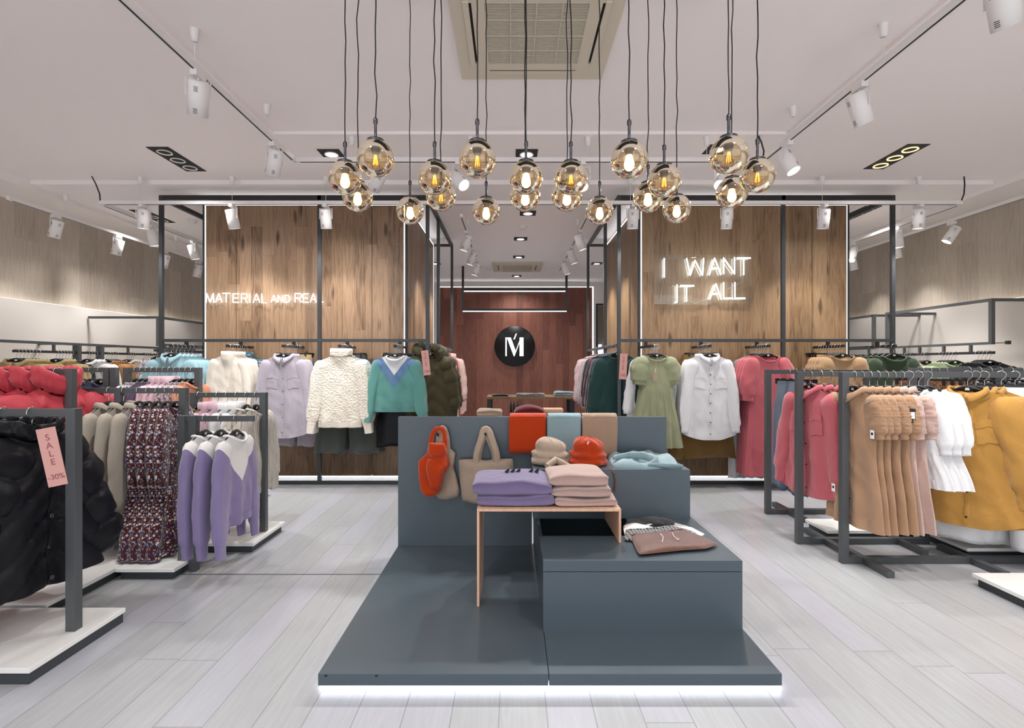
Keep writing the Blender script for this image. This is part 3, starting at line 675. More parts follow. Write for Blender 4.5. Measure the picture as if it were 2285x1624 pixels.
MB().box(-.75, .95, -.45, .48, -.022, -.0).obj('mounting_plate', M_BLACKM, t)

# ================================================================ NEON SIGNS, LOGO, HANGING LIGHT FRAME
def neon(name, strokes, Y, label, r=.0075, px=True, back=None):
    t = thing(name, label, 'neon sign'); br = MB()
    for st, mm in [(st, mm) for ltr in strokes for mm in [MB()] for st in list(ltr) + [None]]:
        if st is None: mm.obj('neon_letter', M_NEON, t); continue
        pts = [P(a, b, Y) for a, b in st]
        # resample with rounded corners
        q = [pts[0]]
        for k in range(1, len(pts) - 1):
            a, b_, c = pts[k - 1], pts[k], pts[k + 1]
            q += [b_.lerp(a, min(.25, .012 / max((a - b_).length, .01))), b_, b_.lerp(c, min(.25, .012 / max((c - b_).length, .01)))]
        q.append(pts[-1]); mm.tube(q, r, 8)
        br.tube([pts[0], pts[0] + Vector((0, 5.95 - Y, 0))], .004, 6)
    br.obj('tube_support', M_ACRYL, t)
    return t
def letters(txt, ox, oy, sc):   # pixel strokes from a zoomed view
    return [[[(ox + a / sc, oy + b / sc) for a, b in s] for s in ltr] for ltr in txt]
def word(ch, x0, x1, y0, y1):
    L = {'M': [[(0, 1), (.08, 0), (.5, 1), (.92, 0), (1, 1)]], 'A': [[(0, 1), (.5, 0), (1, 1)], [(.2, .65), (.8, .65)]], 'T': [[(0, 0), (1, 0)], [(.5, 0), (.5, 1)]],
         'E': [[(1, 0), (0, 0), (0, 1), (1, 1)], [(0, .5), (.85, .5)]], 'R': [[(0, 1), (0, 0), (.75, 0), (1, .12), (1, .4), (.75, .52), (0, .52)], [(.55, .52), (1, 1)]],
         'I': [[(.5, 0), (.5, 1)]], 'L': [[(0, 0), (0, 1), (1, 1)]], 'N': [[(0, 1), (0, 0), (1, 1), (1, 0)]], 'D': [[(0, 0), (0, 1), (.6, 1), (1, .75), (1, .25), (.6, 0), (0, 0)]]}[ch]
    return [[(x0 + (x1 - x0) * a, y0 + (y1 - y0) * b) for a, b in s] for s in L]
s1 = []
for ch, a, b_, y0, y1 in (('M', 428, 490, 838, 910), ('A', 503, 556, 838, 908), ('T', 558, 618, 836, 908), ('E', 642, 690, 840, 908), ('R', 709, 755, 840, 910), ('I', 770, 784, 840, 912), ('A', 803, 856, 840, 912), ('L', 872, 908, 840, 912),
                          ('A', 944, 990, 852, 908), ('N', 1000, 1040, 852, 908), ('D', 1056, 1094, 852, 908), ('R', 1136, 1188, 838, 908), ('E', 1202, 1244, 840, 908), ('A', 1258, 1306, 840, 908), ('L', 1320, 1362, 838, 906)):
    s1.append(word(ch, a, b_, y0, y1))
neon('neon_sign', letters(s1, 340, 420, 3.57), 5.9, 'one-line white neon sign reading MATERIAL AND REAL', .0048)
s2 = [[(545, 525), (545, 668)], [(712, 525), (740, 652), (775, 540), (832, 652), (840, 525)], [(882, 650), (922, 524), (970, 648)], [(906, 600), (948, 600)], [(990, 642), (990, 522), (1072, 642), (1072, 518)], [(1090, 523), (1192, 523)], [(1140, 530), (1140, 650)],
      [(641, 722), (641, 852), (630, 858)], [(665, 731), (768, 731)], [(712, 738), (711, 850)], [(885, 832), (932, 716), (972, 832)], [(905, 790), (952, 790)], [(990, 705), (990, 825), (1060, 825)], [(1075, 705), (1075, 825), (1152, 825)]]
s2 = [s2[0:1], s2[1:2], s2[2:4], s2[4:5], s2[5:7], s2[7:8], s2[8:10], s2[10:12], s2[12:13], s2[13:14]]
t = neon('neon_sign', letters(s2, 1320, 420, 3.36), 5.88, 'two-line white neon sign reading I WANT IT ALL', .0075)
a, b_ = P(1320 + 470 / 3.36, 420 + 500 / 3.36, 5.915), P(1320 + 1200 / 3.36, 420 + 872 / 3.36, 5.915)
MB().box(a.x, b_.x, 5.912, 5.918, b_.z, a.z).obj('backing_sheet', M_ACRYL, t)
wr = MB()
for st in ([(1135, 650), (1135, 700), (1010, 760)], [(545, 668), (510, 830)], [(475, 865), (590, 865), (641, 820)], [(711, 845), (770, 868), (880, 830)], [(550, 530), (705, 530)]):
    wr.tube([P(1320 + x / 3.36, 420 + y / 3.36, 5.90) for x, y in st], .003, 6)
wr.obj('sign_wire', plain('grey_wire', '8d8a84', .6), t)
# round logo
t = thing('round_logo_sign', 'round black sign with white letter M and accent on the red wall', 'sign', (XY(1148.5, 11.9), 11.88, 1.3 + 39 / FPX * 11.9))
f = lambda a, b, d: (a, -.06 + d, b)
Mx = Matrix.Rotation(PI / 2, 4, 'X')
MB().lathe([(.001, .06), (.45, .06), (.46, .05), (.46, -.0), (.001, -.0)], 64, M=Mx).obj('sign_disc', M_DISC, t)
MB().lathe([(.40, -.004), (.452, -.004), (.452, -.012), (.40, -.012)], 64, M=Mx).obj('halo_light', emit('halo', 'e9dcff', 1.6), t)
k = 11.9 / FPX / 3.53
def lp(pts): return [((x - 880) * k, -(y - 1032) * k) for x, y in pts]
g = lambda a, b, d: (a, -.066 + d * .006, b)
lg = MB()
for poly in ([(807, 962), (818, 962), (818, 1108), (807, 1108)], [(818, 962), (850, 962), (888, 1068), (872, 1108)], [(884, 1075), (926, 962), (934, 962), (878, 1110), (872, 1108)], [(918, 962), (949, 962), (949, 1108), (918, 1108)], [(888, 932), (898, 932), (880, 977), (869, 977)]):
    lg.prism(lp(poly)[::-1], g, 1)
lg.obj('logo_lettering', M_LOGO, t)
# hanging light frame above the desk
t = thing('hanging_light_frame', 'dark hanging frame with two lit bars before the red wall', 'hanging lamp'); Y = 10.2
for px in (1033, 1264): MB().box(XY(px, Y) - .022, XY(px, Y) + .022, Y - .02, Y + .02, 2.35, 3.2).obj('hanging_post', M_BLACKM, t)
for py, z in ((650, 2.72), (694, 2.33)):
    MB().box(XY(1031, Y), XY(1266, Y), Y - .021, Y + .021, z, z + .045).obj('lamp_bar', M_BLACKM, t)
    MB().box(XY(1033, Y), XY(1264, Y), Y - .018, Y + .018, z - .012, z).obj('light_strip', M_LED, t)
# ================================================================ PODIUM
ZP = .083
t = thing('display_podium', 'slate grey stepped display podium with back panel and lit base', 'display stand', (0, 0, 0))
xl, xs, xr, yf, yb = -.7625, .1445, 1.061, 2.06, 3.507
MB().box(xl, xs - .001, yf, yb + .05, .036, ZP).obj('platform_panel', M_SLATE, t, .0015)
MB().box(xs + .001, xr, yf, yb + .05, .036, ZP).obj('platform_panel', M_SLATE, t, .0015)
MB().box(xl + .02, xr - .02, yf + .05, yb + .04, 0, .036).obj('platform_base', M_KICK, t)
MB().box(xl - .005, xr + .012, yf + .03, yf + .05, .004, .03).box(xl - .005, xl + .01, yf + .05, yb, .004, .03).box(xr - .003, xr + .012, yf + .05, yb, .004, .03).obj('light_strip', M_LEDF, t)
MB().box(xl, .133, yb, yb + .045, ZP, .946).obj('back_panel', M_SLATE, t, .0015)
MB().box(.148, 1.033, yb, yb + .045, ZP, .946).obj('back_panel', M_SLATE, t, .0015)
# lower box: solid in front, open pocket behind its near part
b = MB().box(.142, 1.05, 2.389, 2.738, ZP, .352); b.box(.66, 1.05, 2.738, 3.50, ZP, .352)
b.obj('lower_box', M_SLATE, t)
b = MB().box(.142, 1.05, 2.389, 2.738, .355, .4036); b.box(.66, 1.05, 2.738, 3.50, .355, .4036); b.obj('lower_box_lid', M_SLATE, t)
MB().box(.142, .16, 2.738, 3.5, ZP, .4036).obj('box_side', M_SLATE, t)
b = MB().box(.123, 1.033, 3.04, 3.058, .4036, .687).box(.123, .14, 3.058, 3.50, .4036, .687).box(1.016, 1.033, 3.058, 3.5, .4036, .687).box(.14, 1.016, 3.058, 3.5, .669, .687)
b.obj('upper_box', M_SLATE, t)
for px in (727, 840):
    MB().box(XY(px, yf) - .006, XY(px, yf) + .006, yf - .0008, yf + .001, .072, .079).obj('screw_cap', M_INK, t)
# pine bridge table
t = thing('bridge_table', 'light pine bridge table standing over the podium step', 'table', (.186, 2.83, ZP))
z1 = .572 - ZP
MB().box(-.362, .362, -.2, .2, z1 - .012, z1).obj('table_top', M_PINE, t, .001)
MB().box(-.362, -.350, -.2, .2, 0, z1 - .012).obj('leg_panel', M_PINE, t, .001)
MB().box(.350, .362, -.2, .2, .4036 - ZP, z1 - .012).obj('leg_panel', M_PINE, t, .001)

# ---------------------------------------------------------------- cloth shapes
def nz(p, s=1.0, off=0): return noise.noise(Vector(p) * s + Vector((off, off * 1.7, off * .3)))
def folded(name, w, d, h, mat, label, cat, loc, rz=0, seed=0, lip=True, group=None, tuck=.5, top=0.0):
    """folded knit: rounded slab whose front edge shows a fold groove"""
    m = MB(); rows = []
    N = 40
    for i in range(27):
        u = i / 26; x = (u - .5) * w; ex = (1 - abs(2 * u - 1) ** 16) ** .5 if 0 < i < 26 else .55
        row = []
        for k in range(N):
            a = 2 * PI * k / N; c, s = math.cos(a), math.sin(a)
            y = (abs(c) ** .35) * (1 if c > 0 else -1) * d / 2 * (.93 + .07 * ex)
            z = h / 2 + (abs(s) ** .42) * (1 if s > 0 else -1) * h / 2 * ex
            if lip and abs(s) < .3: y *= 1 - .07 * (1 - abs(s) / .3) * (1 if c < 0 else .4)
            q = nz((x * 4, y * 5, z * 3), 1.6, seed)
            z += .014 * q * (1 if s > 0 else .15) + top * math.sin(u * PI) * (s > 0); y += .008 * nz((x * 7, a, 0), 1, seed + 3)
            row.append((x + .006 * nz((a, y * 4, u * 3), 1, seed + 5), y, max(0, z)))
        rows.append(row)
    m.grid(rows, True)
    m.add(rows[0], [tuple(range(N))[::-1]]); m.add(rows[-1], [tuple(range(N))])
    o = m.obj(name, mat); s_ = o.modifiers.new('s', 'SUBSURF'); s_.levels = s_.render_levels = 1
    o.location = loc; o.rotation_euler = (0, 0, rz); return tag(o, label, cat, group)
def puffed(name, pts, thick, mat, label=None, cat=None, parent=None, wr=.01, seed=0, K=14, ground=False, plane=None, edge=.25, sub=4):
    """closed cushion from a 3D outline lying roughly in one plane"""
    P3 = [Vector(p) for p in pts]; n = len(P3); fine = []
    for i in range(n):
        for k in range(sub):
            a, b_, c, d_ = P3[i - 1], P3[i], P3[(i + 1) % n], P3[(i + 2) % n]; tt = k / sub
            fine.append(b_.lerp(c, tt) * .75 + (((2 * b_) + (c - a) * tt + (2 * a - 5 * b_ + 4 * c - d_) * tt * tt + (3 * b_ - a - 3 * c + d_) * tt ** 3) * .5) * .25)
    C = sum(fine, Vector()) / len(fine); nn = Vector()
    for i in range(len(fine)): nn += (fine[i - 1] - C).cross(fine[i] - C)
    nn.normalize()
    if ground and nn.z < 0 or (not ground and nn.y > 0): nn = -nn
    m = MB()
    for side in (1, -1):
        if side == -1 and ground: continue
        rows = []
        for k in range(K + 1):
            r = 1 - (k / K) ** 1.4; row = []
            for p in fine:
                q = C + (p - C) * max(r, .002); hh = thick * ((1 - r ** 4) ** .5 * (1 - edge) + edge * min(1, (1 - r) * 8))
                hh *= 1 + .35 * nz(q, 9, seed); hh += wr * 1.6 * nz(q, 11, seed + 2) * min(1, (1 - r) * 5)
                row.append(q + nn * (side * hh * (1 if ground else .5)))
            rows.append(row)
        m.grid(rows, True)
    if ground:
        m.grid([[p + nn * 0 for p in fine], [C + (p - C) * .97 for p in fine]], True)
    o = m.obj(name, mat, parent)
    if label: tag(o, label, cat)
    return o
F_ORANGE = fabric('orange_fleece', 'b83904', 'plain', wr=.3)
F_ICE = fabric('ice_blue_cloth', '88a8b0', wr=.3)
F_SAND = fabric('sand_fleece', 'a8896f', 'plain', wr=.3)
F_OAT = fabric('oat_fleece', 'b49d86', 'plain', wr=.35)
F_LILACK = fabric('lilac_knit', '76688f', wr=.3)
F_BLUSHK = fabric('blush_knit', 'b5958a', wr=.3)
F_BROWN = fabric('brown_satin', '6c402f', rough=.45, wr=.25)
F_CHECK = fabric('black_check', '26272b', 'check', 'cfd2d2', scale=55, wr=.2)
F_WHITE = fabric('white_cotton', 'efedec', wr=.35)
F_BLACK = fabric('black_cotton', '1b1b1e', rough=.8, wr=.35)
F_BAGO = F_ORANGE
# scarves over the back panel
def scarf(px0, px1, py1, mat, label, back=.18, seed=0, th=.013):
    x0, x1 = XY(px0, 3.49), XY(px1, 3.49); zb = 1.3 - (py1 - CY) / FPX * 3.485; zt = .953
    path = [(3.484, zb)] + [(3.484, lerp(zb, zt - .01, k / 8)) for k in range(1, 9)] + [(3.492, zt + .004), (3.51, zt + .011), (3.53, zt + .012), (3.552, zt + .009), (3.572, zt - .01)] + [(3.573, lerp(zt - .02, zt - back, k / 4)) for k in range(5)]
    rows = []
    for j, (y, z) in enumerate(path):
        row = []
        for i in range(21):
            u = i / 20; q = nz((u * 3, z * 6, 0), 1, seed)
            row.append((lerp(x0, x1, u) + .004 * q + .003 * nz((z * 12, u, 3), 1, seed), y - (.006 * q + .004 if j < 9 else 0), z + (.006 * q if j == 0 else 0)))
        rows.append(row)
    o = MB().grid(rows).obj('scarf', mat); s_ = o.modifiers.new('s', 'SOLIDIFY'); s_.thickness = th; s_.offset = 0
    b_ = o.modifiers.new('b', 'SUBSURF'); b_.levels = b_.render_levels = 1
    # second layer of the folded scarf
    rows2 = [[(p[0] * .985 + (x0 + x1) / 2 * .015 - .006, p[1] - .0135, p[2] + .01) for p in r] for r in rows[:9]]
    c = MB().grid(rows2).obj('folded_layer', mat, o); s_ = c.modifiers.new('s', 'SOLIDIFY'); s_.thickness = .009
    return tag(o, label, 'scarf')
scarf(1137, 1219, 1012, F_ORANGE, 'orange scarf draped over the podium back panel', seed=1)
scarf(1222, 1296, 1035, F_ICE, 'ice blue scarf draped between the orange and tan scarves', seed=5)
scarf(1299, 1377, 1022, F_SAND, 'tan scarf draped over the podium back panel', seed=9)
# slumped fleece hats / snoods on the upper box
def slump(cx, cy, z0, prof_, mat, label, sx, sy, seed, extra=()):
    """soft heap: stacked sagging rings"""
    rows = []; n = 40
    for j, (r, z) in enumerate(prof_):
        row = []
        for i in range(n):
            a = 2 * PI * i / n; q = nz((math.cos(a) * 1.4, math.sin(a) * 1.4, z * 14), 1.3, seed); q2 = nz((math.cos(a) * 3, math.sin(a) * 3, z * 30), 1, seed + 4)
            rr = r * (1 + .16 * q + .06 * q2); row.append((rr * math.cos(a) * sx, rr * math.sin(a) * sy, max(0, z + .012 * q * (z > .005) + extra_tilt(extra, math.cos(a) * rr * sx) * z)))
        rows.append(row)
    m = MB().grid(rows, True); m.add(rows[-1], [tuple(range(n))]); 
    o = m.obj('fleece_hat', mat); o.location = (cx, cy, z0)
    s_ = o.modifiers.new('s', 'SUBSURF'); s_.levels = s_.render_levels = 1
    return tag(o, label, 'hat')
def extra_tilt(e, x): return (e[0] * x * 6 if e else 0)
hp1 = [(.6, 0), (.98, .004), (1.05, .02), (1.0, .035), (.86, .042), (.92, .052), (.97, .066), (.88, .078), (.72, .084), (.76, .098), (.78, .12), (.70, .142), (.5, .158), (.25, .166), (.01, .168)]
slump(.235, 3.22, .687, [(r * .115, z * .97) for r, z in hp1], F_OAT, 'oatmeal fleece hat slumped on the upper podium box', 1.05, .9, 2, (-.15,))
slump(.465, 3.2, .687, [(r * .115, z) for r, z in hp1], F_ORANGE, 'orange fleece hat slumped on the upper podium box', 1.05, .9, 12, (-.1,))
m = MB().tube([G(1278, 1049, .69) + Vector((0, 0, .012)), G(1272, 1046, .69) + Vector((-.05, .02, .03)), G(1240, 1042, .69) + Vector((0, 0, .04)), G(1220, 1048, .69) + Vector((0, 0, .02))], [.014, .022, .024, .018], 10, flat=.8)
o = m.obj('fleece_strap', F_OAT, None); tag(o, 'oatmeal fleece loop lying beside the oatmeal hat', 'strap')
m = MB().tube([P(1352, 1045, 3.1), P(1361, 1047, 3.05), P(1370, 1056, 3.025), P(1374, 1070, 3.022), P(1373, 1092, 3.02)], .0045, 6); m.tube([P(1373, 1090, 3.02), P(1372.5, 1097, 3.02)], .007, 8)
tag(m.obj('drawcord', fabric('cord_brown', '7a3f32')), 'brown drawcord hanging from the orange fleece hat', 'cord')
tag(MB().tube([P(1314, 985, 3.11), P(1311, 992, 3.095)], .006, 6).obj('pink_toggle', M_TAG), 'tiny pink toggle on top of the orange hat', 'toggle')
# ice blue folded top
zt = .687
top = puffed('folded_shirt', [G(1357, 1020, zt), G(1420, 1018, zt), G(1462, 1014, zt), G(1505, 1024, zt), G(1514, 1043, zt), G(1440, 1047, zt), G(1372, 1042, zt)], .035, F_ICE, 'ice blue top folded flat on the upper podium box', 'sweater', wr=.028, seed=3, ground=True)
o = folded('folded_sleeve', .26, .07, .028, F_ICE, None, None, (.80, 3.13, .70), .1, 8) if False else None
m = MB().tube([(.62, 3.22, .722), (.72, 3.25, .735), (.80, 3.20, .742), (.86, 3.12, .73), (.80, 3.075, .705), (.92, 3.07, .705), (1.0, 3.08, .70)], [.012, .02, .026, .024, .018, .016, .012], 10, flat=.55)
m.obj('sleeve', F_ICE, top)
# folded stacks on the pine table
zz = .572
folded('folded_sweater', .395, .30, .062, F_LILACK, 'lower lilac folded sweater on the pine table', 'sweater', (.018, 2.81, zz), .0, 1, group='folded lilac sweaters')
o = folded('folded_sweater', .405, .31, .075, F_LILACK, 'upper lilac folded sweater on the pine table', 'sweater', (-.0, 2.81, zz + .055), .03, 21, group='folded lilac sweaters', top=.012)
cb = MB()
for i, x in enumerate((-.03, .0, .03, .10, .13)): cb.tube([(x, 0, .0), (x + .014, 0, .022)], [.014, .006], 4, flat=.3)
c = cb.obj('collar_tip', fabric('navy_collar', '2a2838'), None); c.location = (0, .02, .085); c.parent = o
c['label'] = 'navy and white collar points'
folded('folded_sweater', .315, .30, .05, F_BLUSHK, 'bottom blush folded sweater of the stack of three', 'sweater', (.375, 2.81, zz), .02, 31, group='folded blush sweaters')
folded('folded_sweater', .305, .29, .056, F_BLUSHK, 'middle blush folded sweater of the stack of three', 'sweater', (.36, 2.81, zz + .045), -.04, 41, group='folded blush sweaters')
folded('folded_sweater', .30, .29, .06, F_BLUSHK, 'top blush folded sweater of the stack of three', 'sweater', (.34, 2.82, zz + .098), .03, 51, group='folded blush sweaters', top=.01)
# shorts on the lower box
zl = .4036
def shorts(pts, th, dz, mat, label, seed, band=None, wr=.006):
    o = puffed('shorts', [G(x, y, zl + dz) for x, y in pts], th, mat, label, 'shorts', wr=wr, seed=seed, ground=True, edge=.6, sub=5)
    if band:
        p = [G(x, y, zl + dz + .006) for x, y in band]
        q = []
        for a, b_ in zip(p, p[1:]):
            for k in range(6): q.append(a.lerp(b_, k / 6) + Vector((0, .003 * (k % 2), .003 * (k % 2))))
        q.append(p[-1]); MB().tube(q, .008, 8, flat=.8).obj('waistband', mat, o)
    return o
shorts([(1395, 1166), (1430, 1160), (1470, 1153), (1482, 1158), (1512, 1168), (1500, 1178), (1400, 1176)], .016, .0, F_BLACK, 'black drawstring shorts at the back of the folded row', 1, [(1397, 1167), (1440, 1162), (1478, 1156)])
shorts([(1391, 1173), (1440, 1172), (1492, 1165), (1530, 1172), (1572, 1191), (1560, 1197), (1440, 1200), (1396, 1198)], .012, .001, F_WHITE, 'white gathered shorts lying behind the checked shorts', 4, [(1393, 1175), (1440, 1174), (1490, 1168)], .012)
shorts([(1396, 1184), (1440, 1181), (1500, 1176), (1530, 1181), (1555, 1190), (1500, 1200), (1420, 1206), (1394, 1205)], .012, .008, F_CHECK, 'black and white checked shorts under the brown shorts', 7, [(1398, 1185), (1450, 1182), (1502, 1178)])
o = shorts([(1408, 1194), (1470, 1189), (1526, 1181), (1565, 1196), (1602, 1214), (1575, 1224), (1520, 1228), (1428, 1237), (1416, 1218)], .016, .012, F_BROWN, 'brown satin drawstring shorts at the front of the folded row', 9, [(1410, 1195), (1470, 1190), (1524, 1183)])
dr = MB()
for pts in ([(1474, 1190), (1480, 1198), (1478, 1207)], [(1500, 1188), (1504, 1196), (1512, 1203)]): dr.tube([G(x, y, zl + .036) for x, y in pts], .0014, 6)
for x, y in ((1478, 1209), (1513, 1204)): dr.lathe([(.001, .006), (.006, .003), (.001, 0)], 8, c=tuple(G(x, y, zl + .031)))
dr.obj('drawstring', M_STICKER, o)
# bags on hooks
def hookpeg(px, py, label):
    p = P(px, py, 3.49)
    tag(MB().tube([p + Vector((0, .017, 0)), p + Vector((0, -.045, -.004)), p + Vector((0, -.05, .012))], .006, 8).lathe([(.001, 0), (.018, 0), (.018, .008), (.001, .008)], 14, M=Matrix.Translation(p + Vector((0, .012, 0))) @ Matrix.Rotation(PI / 2, 4, 'X')).obj('wall_hook', M_BLACKM), label, 'hook')
hookpeg(979, 968, 'black hook holding the orange fleece bag'); hookpeg(1083, 968, 'black hook holding the beige tote bag')
bg = puffed('tote_bag', [P(x, y, 3.455) for x, y in ((1024, 1026), (1062, 1024), (1083, 1027), (1110, 1024), (1143, 1023), (1146, 1036), (1143, 1080), (1138, 1118), (1100, 1126), (1060, 1124), (1032, 1116), (1026, 1070))], .075, F_OAT, 'beige fleece tote bag hanging on the podium back panel', 'bag', seed=5, wr=.008)
def strap(path, r, mat, parent, name='handle', flat=.45):
    pts = [Vector(p) for p in path]; q = []
    for i in range(len(pts) - 1):
        for k in range(5):
            a, b_, c, d_ = pts[max(i - 1, 0)], pts[i], pts[i + 1], pts[min(i + 2, len(pts) - 1)]; tt = k / 5
            q.append(((2 * b_) + (c - a) * tt + (2 * a - 5 * b_ + 4 * c - d_) * tt * tt + (3 * b_ - a - 3 * c + d_) * tt ** 3) * .5)
    q.append(pts[-1]); return MB().tube(q, r, 12, flat=flat).obj(name, mat, parent)
strap([P(1062, 1036, 3.43), P(1064, 1010, 3.43), P(1074, 978, 3.44), P(1078, 962, 3.45), P(1084, 957, 3.455), P(1091, 962, 3.45), P(1098, 980, 3.44), P(1107, 1008, 3.43), P(1110, 1034, 3.43)], .021, F_OAT, bg)
strap([P(1068, 1036, 3.47), P(1070, 1010, 3.47), P(1078, 980, 3.465), P(1084, 966, 3.465), P(1090, 980, 3.465), P(1102, 1008, 3.47), P(1104, 1034, 3.47)], .018, F_OAT, bg)
bc = puffed('fleece_bag', [P(x, y, 3.47) for x, y in ((985, 962), (998, 975), (1003, 998), (1016, 1010), (1015, 1028), (1012, 1042), (1018, 1060), (1026, 1095), (1022, 1108), (996, 1115), (978, 1112), (968, 1095), (975, 1040), (975, 985))], .07, F_OAT, 'beige fleece bag hanging behind the orange one', 'bag', seed=15, wr=.014)
strap([P(976, 1000, 3.46), P(978, 972, 3.465), P(984, 954, 3.47), P(992, 956, 3.47), P(998, 972, 3.465), P(1001, 1000, 3.46)], .013, F_OAT, bc)
bo = puffed('fleece_bag', [P(x, y, 3.40) for x, y in ((958, 988), (992, 988), (998, 1004), (1001, 1022), (1005, 1036), (992, 1062), (984, 1095), (968, 1108), (948, 1107), (938, 1092), (934, 1060), (933, 1030), (952, 1010))], .10, F_ORANGE, 'orange fleece bag bunched on its hook, in front of the beige one', 'bag', seed=8, wr=.035, edge=.1)
strap([P(961, 1000, 3.40), P(963, 975, 3.41), P(971, 959, 3.42), P(980, 955, 3.43), P(989, 960, 3.42), P(993, 980, 3.41), P(993, 1000, 3.40)], .014, F_ORANGE, bo)
puffed('knotted_band', [P(x, y, 3.355) for x, y in ((957, 988), (992, 989), (996, 1008), (986, 1020), (962, 1020), (956, 1008))], .05, F_ORANGE, parent=bo, seed=18, wr=.012, edge=.1)
puffed('hanging_fold', [P(x, y, 3.36) for x, y in ((954, 1024), (984, 1022), (994, 1034), (990, 1060), (982, 1090), (962, 1088), (955, 1068), (951, 1045))], .07, F_ORANGE, parent=bo, seed=28, wr=.03, edge=.08)
# ---------------------------------------------------------------- desk at the back of the aisle
t = thing('service_table', 'brown wooden table with dark legs before the red wall', 'table', (.30, 8.1, 0))
MB().box(-.68, .66, -.3, .3, .775, .81).obj('table_top', M_DESKW, t)
for x in (-.64, .60):
    for y in (-.27, .27): MB().box(x - .03, x + .03, y - .03, y + .03, 0, .775).obj('leg', M_BLACKM, t)
MB().box(-.61, .57, -.26, .26, .42, .445).obj('lower_shelf', M_DESKW, t)
F_BURG = fabric('burgundy_cloth', '6b1220'); F_TWEED = fabric('grey_tweed', '9a9a98', 'leopard', '333338', scale=90)
F_GREYB = fabric('grey_blue_cloth', '6d8288')
folded('folded_shirt', .42, .28, .045, F_TWEED, 'grey patterned garment folded on the back table', 'shirt', (.28, 8.02, .81), 0, 3)
folded('folded_shirt', .24, .26, .03, F_BLACK, 'dark garment folded at the coat end of the back table', 'shirt', (-.18, 8.02, .81), 0, 4)
folded('folded_shirt', .30, .28, .07, F_GREYB, 'grey blue garment folded at the far end of the back table', 'shirt', (.8, 8.08, .81), 0, 6)
folded('folded_shirt', .34, .3, .11, F_GREYB, 'grey blue garment folded on the lower shelf of the back table', 'shirt', (.72, 8.05, .445), 0, 7)
t = thing('low_display_table', 'low brown display table behind the podium back panel', 'table', (.05, 5.3, 0))
MB().box(-.45, .75, -.35, .35, .70, .73).obj('table_top', M_DESKW, t)
for x in (-.42, .72):
    for y in (-.32, .32): MB().box(x - .02, x + .02, y - .02, y + .02, 0, .70).obj('leg', M_BLACKM, t)
folded('folded_sweater', .24, .3, .07, F_OAT, 'cream garment folded on the low table, upper of two', 'sweater', (-.22, 5.2, .79), 0, 8)
folded('folded_sweater', .25, .3, .06, F_OAT, 'cream garment folded on the low table, lower of two', 'sweater', (-.22, 5.2, .73), 0, 9)
folded('folded_sweater', .3, .3, .13, F_BURG, 'burgundy sweater folded behind the orange scarf', 'sweater', (.17, 5.2, .73), 0, 12, top=.03)
t = thing('wooden_box', 'small tan wooden box beside the burgundy sweater', 'box', (.41, 5.25, .73))
MB().box(-.09, .09, -.1, .1, 0, .10).obj('box_body', M_PINE, t); MB().box(-.095, .095, -.105, .105, .10, .125).obj('box_lid', M_PINE, t)
for i, x in enumerate((.02, .05, .09)):
    tag(MB().lathe([(.001, 0), (.012, 0), (.013, .14), (.006, .16), (.007, .185), (.001, .187)], 14, c=(x - .03, 5.5 - .04 * i, .73)).obj('perfume_vial', M_CORD), 'slim dark bottle standing behind the burgundy sweater', 'bottle', 'slim dark bottles on the low table')
# ================================================================ HANGERS
ZN = -.115
def make_hanger(clip=False, lip=True):
    r = bare('clip_hanger' if clip else 'coat_hanger')
    pts = [(.024 * math.sin(a), 0, -.018 + .025 * math.cos(a)) for a in [R(-105 + 15 * k) for k in range(16)]]
    pts += [(.012, 0, -.042), (.003, 0, -.052), (0, 0, -.062), (0, 0, -.085)]
    MB().tube(pts, .0024, 6).obj('hook', M_HOOK, r)
    if clip:
        MB().box(-.17, .17, -.004, .004, -.098, -.084).obj('hanger_bar', M_HANGER, r)
        for s in (-1, 1): MB().box(s * .15 - .012, s * .15 + .012, -.014, .014, -.125, -.078).obj('clip', M_HANGER, r, .002)
        return r
    m = MB(); rows = []
    for k in range(25):
        u = k / 24 * 2 - 1; x = u * .165; zc = -.086 - .016 * min(1, abs(x) / .05) ** 2 - .50 * max(0, abs(x) - .05); hh = lerp(.030, .008, sm(abs(x) / .07)); th = .009
        rows.append([(x, -th, zc - .3 * hh), (x, -th * .6, zc), (x, th * .6, zc), (x, th, zc - .3 * hh), (x, th * .8, zc - hh * 1.5), (x, -th * .8, zc - hh * 1.5)])
    m.grid(rows, True); m.add(rows[0], [tuple(range(6))[::-1]]); m.add(rows[-1], [tuple(range(6))])
    m.obj('hanger_shoulders', M_HANGER, r)
    MB().box(-.012, .012, -.0092, -.0075, -.118, -.112).box(-.009, .009, -.0092, -.0075, -.109, -.103).obj('printed_mark', M_STICKER, r)
    return r
P_HANG = Proto(make_hanger(), 'hanger'); P_CLIP = Proto(make_hanger(True), 'hanger')

